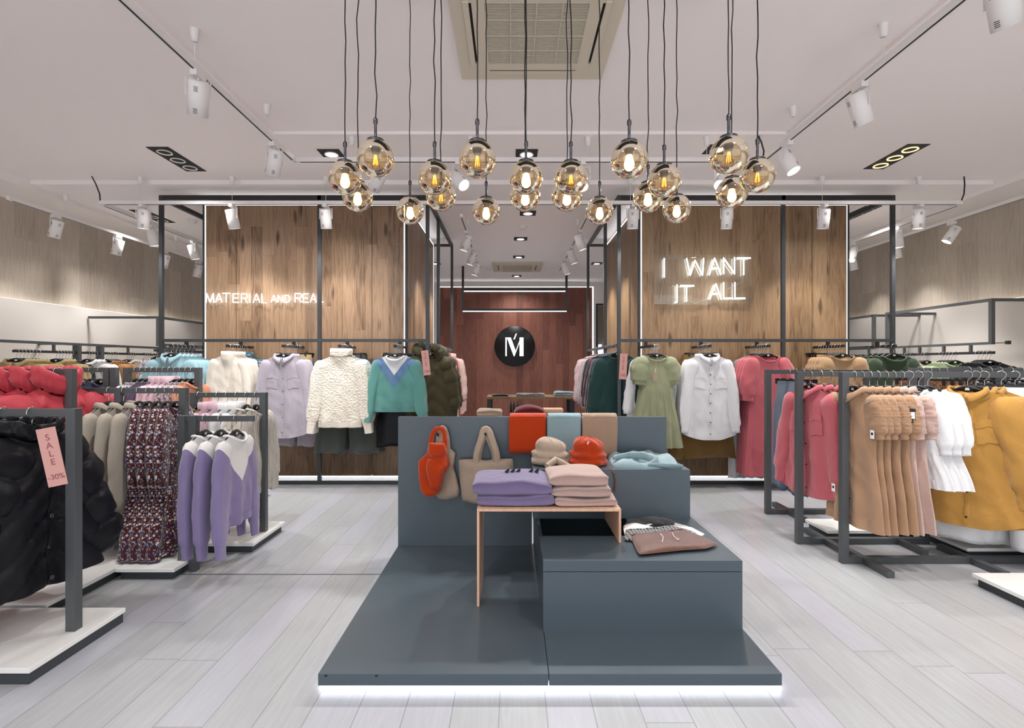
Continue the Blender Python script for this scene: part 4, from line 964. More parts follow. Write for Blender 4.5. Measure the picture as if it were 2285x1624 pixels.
# ================================================================ GARMENTS
def make_garment(sp):
    g = dict(sw=.23, bw=.26, hw=.27, L=.62, nk=.085, nd=.05, nb=.012, slope=.42, d=.036, dt=.02, fa=.012, fk=3, f0=.12, tail=0, sl=.55, sr=(.07, .05), sa=(16, 7), sw_=0, quilt=0, qa=.0, collar='crew', cuff=0.02, prof=None, seed=0, nzs=.008, gather=None, ruche=0, mat=F_WHITE, smat=None, rib=None, spuff=0, part='torso', front=0, hoodr=.075, tags=None, button=None, pockets=0, placket=None)
    g.update(sp); rr = random.Random(g['seed'] + 11)
    root = bare(g['name']); L, sw, d, nk = g['L'], g['sw'], g['d'], g['nk']; ph = rr.uniform(0, 6)
    wp = g['prof'] or [(0, sw), (.12, sw * 1.0), (.3, g['bw']), (1, g['hw'])]
    dp = [(0, g['dt']), (.12, d * .8), (.35, d), (1, d * 1.05)]
    seed = g['seed'] * 3.1
    qn, qa, qs = g['quilt'], g['qa'], g.get('qslope', 0)
    def surf(xn, v, front, c=None):
        s = math.sqrt(max(0, 1 - min(1, abs(xn)) ** 2.35)); sg = -1 if front else 1
        xt = xn * sw; w = prof(wp, v) * (1 - (.13 * sm(v * L / .05) * (1 - sm((v * L - .16) / .10)) if g['sl'] > 0 else 0)); x = xn * w
        if abs(xt) < nk:
            u = xt / nk; dip = (g['nd'] if front else g['nb']) * max(0, 1 - u * u) ** .6; zt = ZN - dip; yt = sg * (.012 + .04 * math.sqrt(max(0, 1 - u * u)))
        else: zt = ZN - g['slope'] * (abs(xt) - nk); yt = sg * .012 * s
        k = sm(v / .14); dd = prof(dp, v); y = lerp(yt, sg * dd * s, k)
        z = lerp(zt, ZN - L, v) - g['tail'] * (1 - abs(xn) ** 2) * sm((v - .8) / .2) + g.get('cut', 0) * abs(xn) ** 3 * v
        fo = sm((v - g['f0']) / (1 - g['f0'])) if v > g['f0'] else 0
        y += sg * g.get('wa', .024) * k * (.25 + .75 * v) * s * (nz((x * 11 + ph, sg * 3, z * 1.6), 1, seed + 2) + .5 * nz((x * 17 + z * 9, sg, z * 9), 1, seed + 4))
        y += sg * -1 * -g['fa'] * fo * math.sin(xn * g['fk'] * PI + ph + (0 if front else 1.3)) * s + .0
        if g['gather'] and v > g['gather']:
            y += sg * .007 * math.sin(xn * 34 + ph + 2 * math.sin(v * 5)) * s
        n = nz((x * 5, y * 3 + sg, z * 3.2), 1, seed); x += g['nzs'] * nz((x * 3, sg, z * 5), 1, seed + 9) * v; y += sg * g['nzs'] * 1.8 * n * k * (.3 + .7 * s)
        if qn:
            t = ((z - ZN) / L * qn + qs * abs(xn)) ; q = abs(math.sin(PI * t)) ** .35
            y += sg * qa * (q - .35) * k * (.4 + .6 * s); x += (1 if xn > 0 else -1) * qa * .8 * (q - .5) * (1 - s) * k
        return Vector((x, y, z))
    NH, M = 40, (60 if qn else 44)
    xs = [math.sin(-PI / 2 + PI * i / NH) for i in range(NH + 1)]
    rows = []
    for j in range(M + 1):
        v = j / M
        rows.append([surf(x, v, True) for x in xs] + [surf(x, v, False) for x in xs[::-1][1:-1]])
    m = MB().grid([r[::-1] for r in rows], True)
    h = rows[-1]; cen = sum(h, Vector()) / len(h)      # hem turned inwards
    m.grid([[p for p in r] for r in (h[::-1], [cen + (p - cen) * .9 + Vector((0, 0, .006)) for p in h][::-1], [cen + (p - cen) * .85 + Vector((0, 0, .06)) for p in h][::-1])], True)
    body = m.obj(g['part'], g['mat'], root)
    if g['rib']:
        rb = MB().grid([[surf(x, v, True) + Vector((0, -.003, 0)) for x in xs][::-1] for v in (1 - g['rib'] / L, 1 - g['rib'] / L / 2, .995)]); rb.obj('ribbed_hem', g.get('ribmat') or g['mat'], root)
    # neckline / collar
    def ring(n=28):
        pts = []
        for k in range(n):
            a = 2 * PI * k / n; u = math.sin(a); fr = math.cos(a) > 0
            xn = u * nk / sw * .99; pts.append(surf(xn, .0, fr))
        return pts
    cm = g.get('cmat') or g['mat']
    if g['collar'] in ('crew', 'thin'):
        r0 = .009 if g['collar'] == 'crew' else .0045
        pts = ring(); MB().tube(pts + [pts[0]], r0, 6, caps=False).obj('neckband', cm, root)
    elif g['collar'] in ('turtle', 'stand'):
        hgt = .075 if g['collar'] == 'turtle' else .045
        pts = ring(32); rws = []
        for k, (dz, s_) in enumerate(((0, 1.0), (.3, 1.0), (.7, 1.03), (1, 1.08), (1.0, 1.2), (.7, 1.24), (.25, 1.2) ) if g['collar'] == 'turtle' else ((0, 1), (.5, 1.02), (1, 1.0), (1.02, .93), (.4, .9))):
            rws.append([Vector((p.x * s_, p.y * s_, lerp(p.z, ZN + hgt * dz, .25 + .75 * dz if k else 0) + .004 * nz(p, 30, seed))) for p in pts])
        MB().grid(rws, True).obj('collar', cm, root)
    elif g['collar'] == 'padded':
        pts = ring(44); rws = []; hgt = g.get('ch', .10)
        for k, (dz, s_) in enumerate(((0, 1.0), (.15, 1.16), (.4, 1.26), (.55, 1.2), (.75, 1.27), (.95, 1.22), (1.0, 1.08), (.8, .98), (.3, .92))):
            row = []
            for i_, p in enumerate(pts):
                op = 1 - .35 * max(0, math.cos(2 * PI * i_ / 44)) ** 3; cr = 1 + .07 * math.sin(i_ * 1.9 + k * .8) * (k > 0)
                row.append(Vector((p.x * s_ * cr, p.y * s_ * cr * 1.15, lerp(p.z, ZN, .3 + .5 * dz) + hgt * dz * op + .012 * nz(p, 22, seed))))
            rws.append(row)
        MB().grid(rws, True).obj('padded_collar', cm, root)
    elif g['collar'] in ('shirt', 'lapel'):
        rws = []; big = 1.0 if g['collar'] == 'shirt' else 1.5
        for k in range(29):
            a = R(-172 + 344 * k / 28) ; f = abs(a) / PI; u = math.sin(a); fr = abs(a) > PI / 2
            b_ = surf(u * nk / sw, 0, fr); 
            out = Vector((u, (-1 if fr else 1) * abs(math.cos(a)), 0)); tip = .026 * big * sm((f - .7) / .3)
            rws.append([b_, b_ + Vector((0, 0, .022)) + out * .001, b_ + Vector((0, 0, .025)) + out * .006, b_ + Vector((0, 0, .008 - tip * .4)) + out * .013, b_ + Vector((0, -.006 * f, -.010 - tip)) + out * (.016 + .004 * f)])
        o = MB().grid(rws).obj('collar', cm, root); s_ = o.modifiers.new('s', 'SOLIDIFY'); s_.thickness = .002
    elif g['collar'] == 'hood':
        hr = g['hoodr']; rws = []
        for k in range(37):
            a = R(-150 + 300 * k / 36); u = math.sin(a); c = math.cos(a); row = []
            cx_, cy_, cz_ = u * (nk + .035), c * (.075) + .02, ZN + .01 + .045 * (c + .3) 
            rad = hr * (.65 + .35 * (c + 1) / 2) * (1 + .05 * math.sin(k * 1.3 + seed) + .25 * nz((u * 2, c * 2, 0), 1, seed + 6))
            for q in range(16):
                t = 2 * PI * q / 16; o_ = Vector((u, c * .8, 0))
                row.append(Vector((cx_, cy_, cz_)) + o_ * (math.cos(t) * rad * .75) + Vector((0, 0, math.sin(t) * rad)) + Vector((1, 1, 1)) * .012 * nz((u * 3, c * 3, t), 1, seed))
            rws.append(row)
        m = MB().grid(rws, True); m.add(rws[0], [tuple(range(16))]); m.add(rws[-1], [tuple(range(16))[::-1]]); m.obj('hood', cm, root)
    # sleeves
    if g['sl'] > 0:
        r0, r1 = g['sr']; a0, a1 = g['sa']; SL = g['sl']; n = 16; K = 40 if (qn or g['ruche']) else 26
        for s in (-1, 1):
            rws = []; pos = Vector((s * (sw - r0 * 1.12), 0, ZN - g['slope'] * (sw - r0 * 1.12 - nk) - r0 * .16))
            for k in range(K + 1):
                t = k / K; ang = R(lerp(lerp(25, a0, sm(t * SL / .16)), a1, sm(t * 1.2)))
                dr = Vector((s * math.sin(ang), -g.get('fwd', .06) * t * (1 - .3 * s), -math.cos(ang))).normalized()
                if k: pos = pos + dr * (SL / K)
                rad = lerp(r0, r1, t ** .8) + g['spuff'] * math.sin(PI * min(1, t * 1.05)) ** .8
                cap = math.sqrt(1 - (1 - min(1, t * SL / (r0 * 1.0))) ** 2) ; rad *= max(.12, cap)
                if g['cuff'] and t > 1 - g['cuff'] * 2 / SL: rad *= .80
                if qn: rad += qa * (abs(math.sin(PI * t * SL / L * qn)) ** .5 - .4)
                ax = Vector((math.cos(ang), 0, s * math.sin(ang))); row = []
                for q in range(n):
                    th = 2 * PI * q / n * s; w = 1 + .16 * nz((math.cos(th) * 1.4, math.sin(th) * 1.4 + s, t * 5), 1, seed + 20) + .10 * sm(t * 3) * math.sin(4 * th + 5 * nz((t * 2, s, 0), 1, seed)) + .06 * nz((math.cos(th) * 3, math.sin(th) * 3, t * 16), 1, seed + 30)
                    rx = rad * w * (1 + (.22 * abs(nz((math.cos(th) * 2, math.sin(th) * 2, t * g['ruche'] * 1.6), 1, seed)) * 1.6 if g['ruche'] else 0))
                    row.append(pos + ax * (math.cos(th) * rx) + Vector((0, math.sin(th) * rx * (.5 if not qn else .72), 0)))
                rws.append(row)
            e = rws[-1]; c = sum(e, Vector()) / n; rws.append([c + (p - c) * .85 for p in e]); rws.append([c + (p - c) * .8 + Vector((0, 0, .04)) for p in e])
            so = MB().grid(rws, True).obj('sleeve', g['smat'] or g['mat'], root)
            if g['cuff'] > .03:
                MB().grid([[c + (p - c) * 1.02 for p in e] for c, e in [(sum(r, Vector()) / n, r) for r in rws[-6:-2]]], True).obj('cuff', g.get('ribmat') or g['mat'], so)
            if g['tags'] and s == g['tags']:
                c = sum(rws[-5], Vector()) / n + Vector((0, -r1 * .66 - .004, .02)); 
                MB().box(c.x - .014, c.x + .014, c.y - .002, c.y, c.z - .026, c.z + .026).obj('price_sticker', M_STICKER, so)
                MB().box(c.x - .008, c.x + .008, c.y - .0025, c.y - .002, c.z - .004, c.z + .012).obj('sticker_print', M_INK, so)
    if g['placket']:
        a_, b2 = g['placket']; MB().grid([[surf(xx / prof(wp, v), v, True) + Vector((0, -.003, 0)) for xx in (.014, 0, -.014)] for v in [lerp(a_, b2, k / 24) for k in range(25)]]).obj('placket', g['mat'], root)
    if g['button']:
        n_, bm, br = g['button']; pv = g['placket'] or (.06, .97)
        for k in range(n_):
            p = surf(0, lerp(pv[0] + .03, pv[1] - .04, k / max(1, n_ - 1)), True)
            MB().lathe([(.001, 0), (br, 0), (br, .003), (br * .7, .004), (.001, .0035)], 10, M=Matrix.Translation(p + Vector((0, -.0035, 0))) @ Matrix.Rotation(PI / 2, 4, 'X')).obj('button', bm, root)
    for s in ((-1, 1) if g['pockets'] else ()):
        def pk(u0, u1, v0, v1, off): return [[surf(s * lerp(u0, u1, i / 6) / prof(wp, v), v, True) + Vector((0, -off * .6, (-.008 * math.sin(PI * i / 6) if (off > .005 and v == v1) else 0))) for i in (range(7) if s < 0 else range(6, -1, -1))][:: -1] for v in (v0, (v0 + v1) / 2, v1)]
        v0 = .12 / L + .06
        o = MB().grid(pk(.055, .165, v0 + .02, v0 + .15 / L, .008), smooth=False).obj('pocket', g['mat'], root); q = o.modifiers.new('s', 'SOLIDIFY'); q.thickness = .0015; q.offset = 0
        o2 = MB().grid(pk(.052, .168, v0, v0 + .045 / L, .013), smooth=False).obj('pocket_flap', g['mat'], o); q = o2.modifiers.new('s', 'SOLIDIFY'); q.thickness = .0015; q.offset = 0
    return Proto(root, g.get('cat', g['name'].replace('_', ' ')))
def make_bottom(sp):
    g = dict(w=.17, hw=.24, L=.5, legs=False, pleats=0, mat=F_BLACK, seed=0, fa=.014, d=.04, zt=-.10, band=.035, hem=0); g.update(sp)
    root = bare(g['name']); seed = g['seed'] * 2.3; L = g['L']; n = 40
    def ringf(v, cx, w, dd, ph):
        row = []
        for i in range(n):
            a = 2 * PI * i / n; c, s = math.cos(a), math.sin(a); x = abs(c) ** .8 * (1 if c > 0 else -1) * w; y = s * dd
            k = g['fa'] * sm(v * 1.6) * math.sin(a * (g['pleats'] or 5) + ph) * (1 if g['pleats'] else .6)
            y += k * (1 if s > 0 else -1) * abs(s) ** .5; x += .3 * k * c; z = g['zt'] - L * v + .01 * math.sin(a * 3 + ph) * v
            q = nz((x * 6, y * 4, z * 3), 1, seed); row.append(Vector((cx + x + .006 * q, y + .006 * q, z)))
        return row
    def tubes(cx0, cx1, w0, w1, v0, name):
        rows = [ringf(lerp(v0, 1, j / 24), lerp(cx0, cx1, j / 24), lerp(w0, w1, (j / 24) ** .9), lerp(.014 if v0 == 0 else g['d'], g['d'], sm(j / 5)), seed + cx1 * 9) for j in range(25)]
        e = rows[-1]; c = sum(e, Vector()) / n; rows += [[c + (p - c) * .93 + Vector((0, 0, .004)) for p in e], [c + (p - c) * .9 + Vector((0, 0, .05)) for p in e]]
        return MB().grid([r[::-1] for r in rows], True).obj(name, g['mat'], root)
    if g['legs']:
        hv = .24 / L
        rows = [ringf(lerp(0, hv, j / 10), 0, lerp(g['w'], g['w'] * 1.15, j / 10), lerp(.014, g['d'], sm(j / 6)), seed) for j in range(11)]
        MB().grid([r[::-1] for r in rows], True).obj('hip_panel', g['mat'], root)
        for s in (-1, 1): tubes(s * g['w'] * .57, s * (g['hw'] * .56 + .01), g['w'] * .585, g['hw'] * .5, hv - .06, 'trouser_leg')
    else: tubes(0, 0, g['w'], g['hw'], 0, 'skirt_panel')
    bd = [[Vector((abs(math.cos(a)) ** .8 * (1 if math.cos(a) > 0 else -1) * (g['w'] + .003), math.sin(a) * (.017 + .0 * z), z)) for a in [2 * PI * i / 32 for i in range(32)]] for z in (g['zt'] + .002, g['zt'] - g['band'])]
    MB().grid([r[::-1] for r in bd], True).obj('waistband', g.get('bmat') or g['mat'], root)
    return Proto(root, g.get('cat', g['name'].replace('_', ' ')))

C_ = {}
def fab(n, *a, **k): C_[n] = fabric(n, *a, **k); return C_[n]
VEE['purple_sweat'] = (-.41, -9); VEE['teal_sweat'] = (-.315, -.45)
purple = fab('purple_sweat', '8475a3', 'vee', 'e4e2de', '8475a3', scale=1.1, wr=.15)
purpsl = fab('purple_sleeve', '8475a3', 'plain', wr=.15)
teal = fab('teal_sweat', '569c94', 'vee', 'd8dadc', '5b82ad', scale=1.35, wr=.15); tealsl = fab('teal_sleeve', '569c94', 'knit', scale=100)
blackp = fab('black_puffer', '15151b', rough=.36, sheen=0, wr=.15); redp = fab('red_puffer', 'c42a3c', rough=.5, sheen=.1, wr=.2); olivep = fab('olive_puffer', '474024', rough=.5, sheen=.05, wr=.2)
creamp = fab('cream_padded', 'dccbb8'); pinkp = fab('pale_pink_padded', 'd8a99b')
cream = fab('cream_cotton', 'dcd2c3', wr=.3); creamk = fab('cream_popcorn', 'e6dccb', 'popcorn', wr=.28); cable = fab('cream_cable', 'ddd3c2', 'cable', scale=60, wr=.6)
lilac = fab('lilac_grey', 'a89fab', wr=.25); plaid = fab('dark_plaid', '2e3a48', 'plaid', '8a97a3', scale=28); petrol = fab('petrol_blue', '12647c'); bw_d = fab('blue_diamond', 'dfe1de', 'diamond', '9eb0c4', scale=70)
jteal = fab('light_teal', '86afb9', wr=.25); darkg = fab('dark_green', '0e3a38', wr=.2); sagegr = fab('sage_satin', '9a9f76', rough=.5, wr=.35); whitec = fab('white_linen', 'ecebed', wr=.35)
coral = fab('coral_linen', 'cf5a66', wr=.3); coralj = fab('coral_twill', 'c6545f', wr=.25); tanc = fab('tan_twill', 'b18660', wr=.25); nude = fab('nude_pink', 'c9a597', wr=.25); mustard = fab('mustard_twill', 'bf8717', wr=.3)
floral = fab('maroon_floral', '4a1620', 'floral', 'd9c6bb', '5b77a8', scale=48, wr=.2); leop = fab('mono_leopard', 'cfc4c8', 'leopard', '3a3540', scale=90); leopp = fab('pink_leopard', 'd9bcc0', 'leopard', '4a3a48', scale=90)
brownl = fab('brown_print', '8a5526', 'leopard', '2c1a12', scale=110); beige = fab('beige_wool', 'a89d8d', wr=.2); pinkc = fab('pink_cotton', 'd9b3bf'); dpurp = fab('dark_purple', '54415d'); navyc = fab('navy_cloth', '252b47'); orangec = fab('peach_cloth', 'd98a64')
khaki = fab('khaki_cotton', 'a98f55'); offw = fab('offwhite_shirt', 'd6d2cf'); ochre = fab('ochre_cloth', 'b57a35'); yell = fab('yellow_cloth', 'd6a62a'); oliveb = fab('olive_cloth', '7a6a20')
greyg = fab('grey_green', '4c524d', wr=.2); mustsk = fab('mustard_skirt', '7d5a1a', wr=.15); denim = fab('blue_denim', '5f7590', 'knit', scale=140); dgreen = fab('forest_velvet', '35492f'); sage = fab('sage_green', '97a878'); tant = fab('tan_top', 'b9905f'); camel = fab('camel_knit', 'b18f6b')
greys = fab('grey_stripe', 'a9a6a8', 'stripe', '7c7a7e', scale=60); blush2 = fab('rust_red', '8f2a22'); leather = fab('black_leather', '17171b', rough=.35, sheen=0); bluec = fab('mid_blue', '375a80'); burg = fab('burgundy', '5e1a2a'); greyp = fab('grey_pink', 'a8969b'); wflor = fab('white_floral', 'd6ccc6', 'leopard', '7a6a6a', scale=70); tealc = fab('teal_cloth', '3f8b93'); skyc = fab('sky_blue', '7fa3c4')
BK = M_INK
SP = {
 'purple': dict(name='sweater', mat=purple, smat=purple, sw=.20, bw=.215, hw=.205, L=.56, nk=.085, nd=.045, sl=.69, sr=(.07, .05), spuff=.012, sa=(14, 5), rib=.05, ribmat=purpsl, cmat=F_WHITE, cuff=.05, fa=.012),
 'teal': dict(name='sweater', mat=teal, smat=teal, sw=.235, bw=.25, hw=.235, L=.58, nk=.09, nd=.05, sl=.66, sr=(.07, .05), sa=(14, 7), rib=.05, ribmat=tealsl, cmat=F_WHITE, cuff=.05),
 'blackp': dict(name='padded_jacket', mat=blackp, sw=.21, bw=.30, hw=.34, L=.70, nk=.10, nd=.04, slope=.5, quilt=4, qa=.034, qslope=1.9, d=.085, wa=.01, sl=.70, sr=(.11, .085), spuff=.02, sa=(30, 20), collar='padded', ch=.075, button=(5, M_CAP, .011), placket=(.05, .98), cuff=.03),
 'redp': dict(name='padded_jacket', mat=redp, sw=.28, bw=.33, hw=.32, L=.80, nk=.10, nd=.06, quilt=3, qa=.026, qslope=1.2, d=.07, wa=.02, sl=.66, sr=(.115, .085), spuff=.02, sa=(38, 24), collar='padded', ch=.13, slope=.55, cuff=.03),
 'olivep': dict(name='padded_coat', mat=olivep, sw=.23, bw=.28, hw=.29, L=.95, nk=.10, nd=.05, quilt=6, qa=.026, qslope=1.8, d=.075, sl=.62, sr=(.10, .08), spuff=.02, sa=(20, 12), collar='hood', hoodr=.08, cuff=.03),
 'creamp': dict(name='padded_coat', mat=creamp, sw=.21, bw=.25, hw=.26, L=.85, d=.05, sl=.60, sr=(.075, .06), sa=(10, 5), collar='stand', cuff=.03),
 'redc': dict(name='coat', mat=blush2, sw=.21, bw=.25, hw=.26, L=.85, d=.05, sl=.60, sr=(.075, .06), sa=(10, 5), collar='stand', cuff=.03),
 'pinkp': dict(name='padded_coat', mat=pinkp, sw=.21, bw=.26, hw=.27, L=.80, d=.05, sl=.60, sr=(.075, .06), sa=(11, 6), collar='stand', cuff=.03),
 'creamzip': dict(name='top', mat=cream, sw=.19, bw=.22, hw=.22, L=.66, collar='stand', nk=.07, nd=.04, sl=.58, sr=(.06, .04), spuff=.01, sa=(10, 4), placket=(.03, .3)),
 'plaid': dict(name='shirt', mat=plaid, collar='shirt', button=(5, BK, .005), placket=(.03, .97)),
 'petrol': dict(name='quilted_jacket', mat=petrol, collar='stand', quilt=14, qa=.008, sr=(.085, .06), sw=.24),
 'lilacs': dict(name='shirt', mat=lilac, sw=.23, bw=.27, hw=.27, L=.82, collar='shirt', button=(6, BK, .005), placket=(.04, .97), pockets=1, sl=.75, sr=(.07, .05), sa=(12, 5), tail=.03, cut=.03, cuff=.05),
 'popcorn': dict(name='sweater', mat=creamk, sw=.24, bw=.27, hw=.22, L=.74, collar='turtle', nd=.02, nk=.08, sl=.77, sr=(.07, .05), spuff=.016, sa=(14, 6), rib=.06, ribmat=C_['cream_cotton'], cuff=.06, f0=.5),
 'diamond': dict(name='sweater', mat=bw_d, sw=.24, bw=.27, hw=.25, L=.62, sl=.62, sr=(.085, .055), spuff=.02, sa=(14, 6), cuff=.06),
 'jteal': dict(name='jacket', mat=jteal, sw=.25, bw=.30, hw=.32, L=.70, collar='lapel', sl=.62, sr=(.08, .065), spuff=.015, sa=(20, 10), placket=(.05, .97)),
 'cablec': dict(name='cardigan', mat=cable, sw=.23, bw=.26, hw=.25, L=.62, collar='crew', sl=.62, sr=(.08, .06), spuff=.03, sa=(14, 6), cuff=.05, rib=.05),
 'pinkt': dict(name='top', mat=pinkc, sw=.20, bw=.23, hw=.24, L=.52, collar='stand', sl=.45, sr=(.07, .05)),
 'whitet': dict(name='top', mat=F_WHITE, sw=.20, bw=.23, hw=.24, L=.52, collar='stand', sl=.45, sr=(.07, .05)),
 'beigec': dict(name='coat', mat=beige, sw=.23, bw=.26, hw=.28, L=.78, collar='lapel', sl=.60, sr=(.07, .055), sa=(14, 6), placket=(.08, .98)),
 'floral': dict(name='dress', mat=floral, sw=.16, L=.94, prof=[(0, .16), (.14, .17), (.35, .16), (.42, .165), (1, .29)], fa=.03, fk=5, f0=.35, sl=.56, sr=(.06, .05), spuff=.012, sa=(12, 6), collar='thin', gather=.36, d=.06, cuff=.03),
 'leopd': dict(name='dress', mat=leop, sw=.20, L=.95, prof=[(0, .20), (.14, .20), (.35, .19), (1, .27)], fa=.02, fk=5, sl=.55, sr=(.075, .06), collar='thin', gather=.36),
 'leopp': dict(name='dress', mat=leopp, sw=.20, L=.90, prof=[(0, .20), (.14, .20), (.35, .19), (1, .25)], fa=.02, fk=5, sl=.5, sr=(.075, .06), collar='thin', gather=.36),
 'dpurp': dict(name='sweater', mat=dpurp, L=.6), 'navy': dict(name='sweater', mat=navyc, L=.6), 'peach': dict(name='dress', mat=orangec, L=.8, sw=.2, sl=.3),
 'greend': dict(name='dress', mat=sagegr, sw=.175, L=.95, nk=.10, nd=.055, prof=[(0, .175), (.14, .18), (.28, .175), (.33, .15), (.36, .165), (1, .27)], gather=.34, fa=.018, fk=6, f0=.33, sl=.30, sr=(.065, .07), spuff=.025, sa=(18, 6), collar='thin', d=.055),
 'whites': dict(name='shirt', mat=whitec, sw=.225, bw=.27, hw=.27, L=.84, collar='shirt', button=(8, BK, .006), placket=(.03, .97), pockets=1, sl=.77, sr=(.07, .05), spuff=.012, sa=(12, 5), tail=.03, cut=.03, cuff=.03),
 'coral': dict(name='dress', mat=coral, sw=.21, L=1.24, nk=.11, nd=.06, prof=[(0, .21), (.12, .22), (.36, .20), (.42, .21), (1, .25)], fa=.014, fk=4, f0=.4, sl=.46, sr=(.07, .075), spuff=.022, sa=(16, 6), collar='thin', d=.055, cuff=.03),
 'greyst': dict(name='top', mat=greys, sw=.23, L=.60, sl=.25), 'whited': dict(name='dress', mat=whitec, sw=.2, L=1.33, hw=.28, sl=0, collar='thin', fa=.02, fk=6),
 'whitebl': dict(name='blouse', mat=whitec, sw=.22, L=.75, sl=.6), 'beiged': dict(name='dress', mat=creamp, sw=.22, L=1.1, hw=.27, sl=.5),
 'tant': dict(name='top', mat=tant, sw=.22, L=.55, nk=.11, nd=.05, sl=.35, sr=(.08, .07), spuff=.02, collar='thin', gather=.2),
 'dgreen': dict(name='top', mat=dgreen, sw=.25, L=.6, nk=.12, nd=.06, sl=.5, sr=(.08, .06), sa=(24, 12), collar='crew'),
 'sage': dict(name='sweater', mat=sage, sw=.24, L=.6, collar='crew', sl=.55), 'camel': dict(name='vest', mat=camel, sw=.2, L=.6, collar='crew', sl=0),
 'black': dict(name='top', mat=F_BLACK, sw=.23, L=.6, sl=.5), 'tealc': dict(name='top', mat=tealc, sw=.23, L=.6, sl=.5), 'sky': dict(name='shirt', mat=skyc, sw=.23, L=.6, sl=.5),
 'khaki': dict(name='shirt', mat=khaki, collar='shirt', L=.7), 'offw': dict(name='shirt', mat=offw, collar='shirt', L=.7), 'ochre': dict(name='top', mat=ochre, L=.6), 'beiges': dict(name='shirt', mat=fab('stone_shirt', 'b9aca2'), collar='shirt', L=.72, pockets=1, sw=.25),
 'yellow': dict(name='top', mat=yell, L=.55, sl=.3), 'olivet': dict(name='top', mat=oliveb, L=.5, sl=.4),
 'darkgr': dict(name='sweater', mat=darkg, sw=.25, bw=.29, hw=.28, L=.72, sl=.68, sr=(.09, .07), spuff=.015, sa=(16, 8), cuff=.05, rib=.05),
 'blue': dict(name='sweater', mat=bluec, L=.7, sl=.62, sa=(16, 8)), 'burg': dict(name='sweater', mat=burg, L=.7, sl=.6), 'greyp': dict(name='sweater', mat=greyp, L=.68, sl=.6), 'pinks': dict(name='sweater', mat=fab('rose_sweat', 'c9949a'), L=.66, sl=.6), 'wflor': dict(name='blouse', mat=wflor, L=.55, sl=.35),
 'coralj': dict(name='jacket', mat=coralj, sw=.25, bw=.30, hw=.32, L=.76, collar='shirt', pockets=1, placket=(.04, .97), button=(5, BK, .006), sl=.70, sr=(.08, .06), spuff=.012, sa=(14, 7), cuff=.05, tags=1, tail=.02, cut=.03),
 'tand': dict(name='dress', mat=tanc, sw=.19, L=.88, prof=[(0, .17), (.14, .18), (.4, .17), (1, .24)], sl=.28, sr=(.05, .05), spuff=.012, ruche=16, sa=(16, 6), collar='shirt', placket=(.03, .98), button=(7, BK, .005), fa=.014, fk=3, tags=1),
 'nuded': dict(name='dress', mat=nude, sw=.19, L=.88, prof=[(0, .17), (.14, .18), (.4, .17), (1, .24)], sl=.28, sr=(.05, .05), spuff=.012, ruche=16, sa=(16, 6), collar='shirt', fa=.014, fk=3, tags=1),
 'whitett': dict(name='blouse', mat=whitec, sw=.165, L=.62, nk=.09, nd=.06, prof=[(0, .165), (.14, .18), (.55, .18), (.6, .17), (1, .24)], gather=.62, sl=.40, sr=(.052, .045), spuff=.01, sa=(18, 7), collar='crew', cuff=.03),
 'mustards': dict(name='shirt', mat=mustard, sw=.25, bw=.29, hw=.30, L=.86, nk=.09, nd=.05, collar='shirt', pockets=1, placket=(.03, .97), button=(6, BK, .007), sl=.70, sr=(.09, .065), spuff=.025, sa=(18, 8), cuff=.06, tags=1, tail=.03, cut=.04, nzs=.012),
}
BT = {
 'culotte': dict(name='trousers', mat=greyg, w=.17, hw=.34, L=1.06, legs=True, d=.05, fa=.02), 'lilactr': dict(name='trousers', mat=lilac, w=.16, hw=.24, L=.99, legs=True), 'beigesk': dict(name='skirt', mat=C_['khaki_cotton'], w=.19, hw=.22, L=.84, pleats=7),
 'leathsk': dict(name='skirt', mat=leather, w=.17, hw=.24, L=.98), 'mustsk': dict(name='skirt', mat=mustsk, w=.19, hw=.36, L=1.10, pleats=9, fa=.02, d=.07), 'jeans': dict(name='jeans', mat=denim, w=.15, hw=.20, L=.95, legs=True, d=.04),
 'brownsk': dict(name='skirt', mat=brownl, w=.17, hw=.28, L=.97, pleats=11, fa=.02), 'whitetr': dict(name='trousers', mat=whitec, w=.18, hw=.46, L=1.03, legs=True, d=.07, fa=.03, pleats=4), 'blacksk': dict(name='skirt', mat=F_BLACK, w=.16, hw=.2, L=.55),
 'tansk': dict(name='skirt', mat=tant, w=.16, hw=.2, L=.6, pleats=9),
}
PR = {}
def getp(k):
    if k not in PR:
        if k in SP: PR[k] = make_garment(dict(SP[k], seed=len(PR)))
        else: PR[k] = make_bottom(dict(BT[k], seed=len(PR)))
    return PR[k]
RR = random.Random(3)
def hang(start, step, rot, items, where, grp, first='from the front', jit=4):
    # each item gives a key, a count and a description, then optional lift and step factor
    p = Vector(start); step = Vector(step)
    for it in items:
        k, n, desc = it[:3]; dz = it[3] if len(it) > 3 else 0; mul = it[4] if len(it) > 4 else 1
        for i in range(n):
            o_ = f'{ordw[i]} {desc}' if n > 1 else desc
            lab = f'{o_}, {where}' if n == 1 else f'{o_} {first}, {where}'
            rz = rot + R(RR.uniform(-jit, jit))
            pr = getp(k); pr.put(p + Vector((0, 0, dz)), (0, 0, rz), lab, (f'{desc}s {where}' if n > 1 else None))
            hl = f'black hanger of {o_}, {where}'
            (P_CLIP if k in BT else P_HANG).put(p.copy(), (0, 0, rz), hl, f'hangers {where}')
            p = p + step * mul
    return p
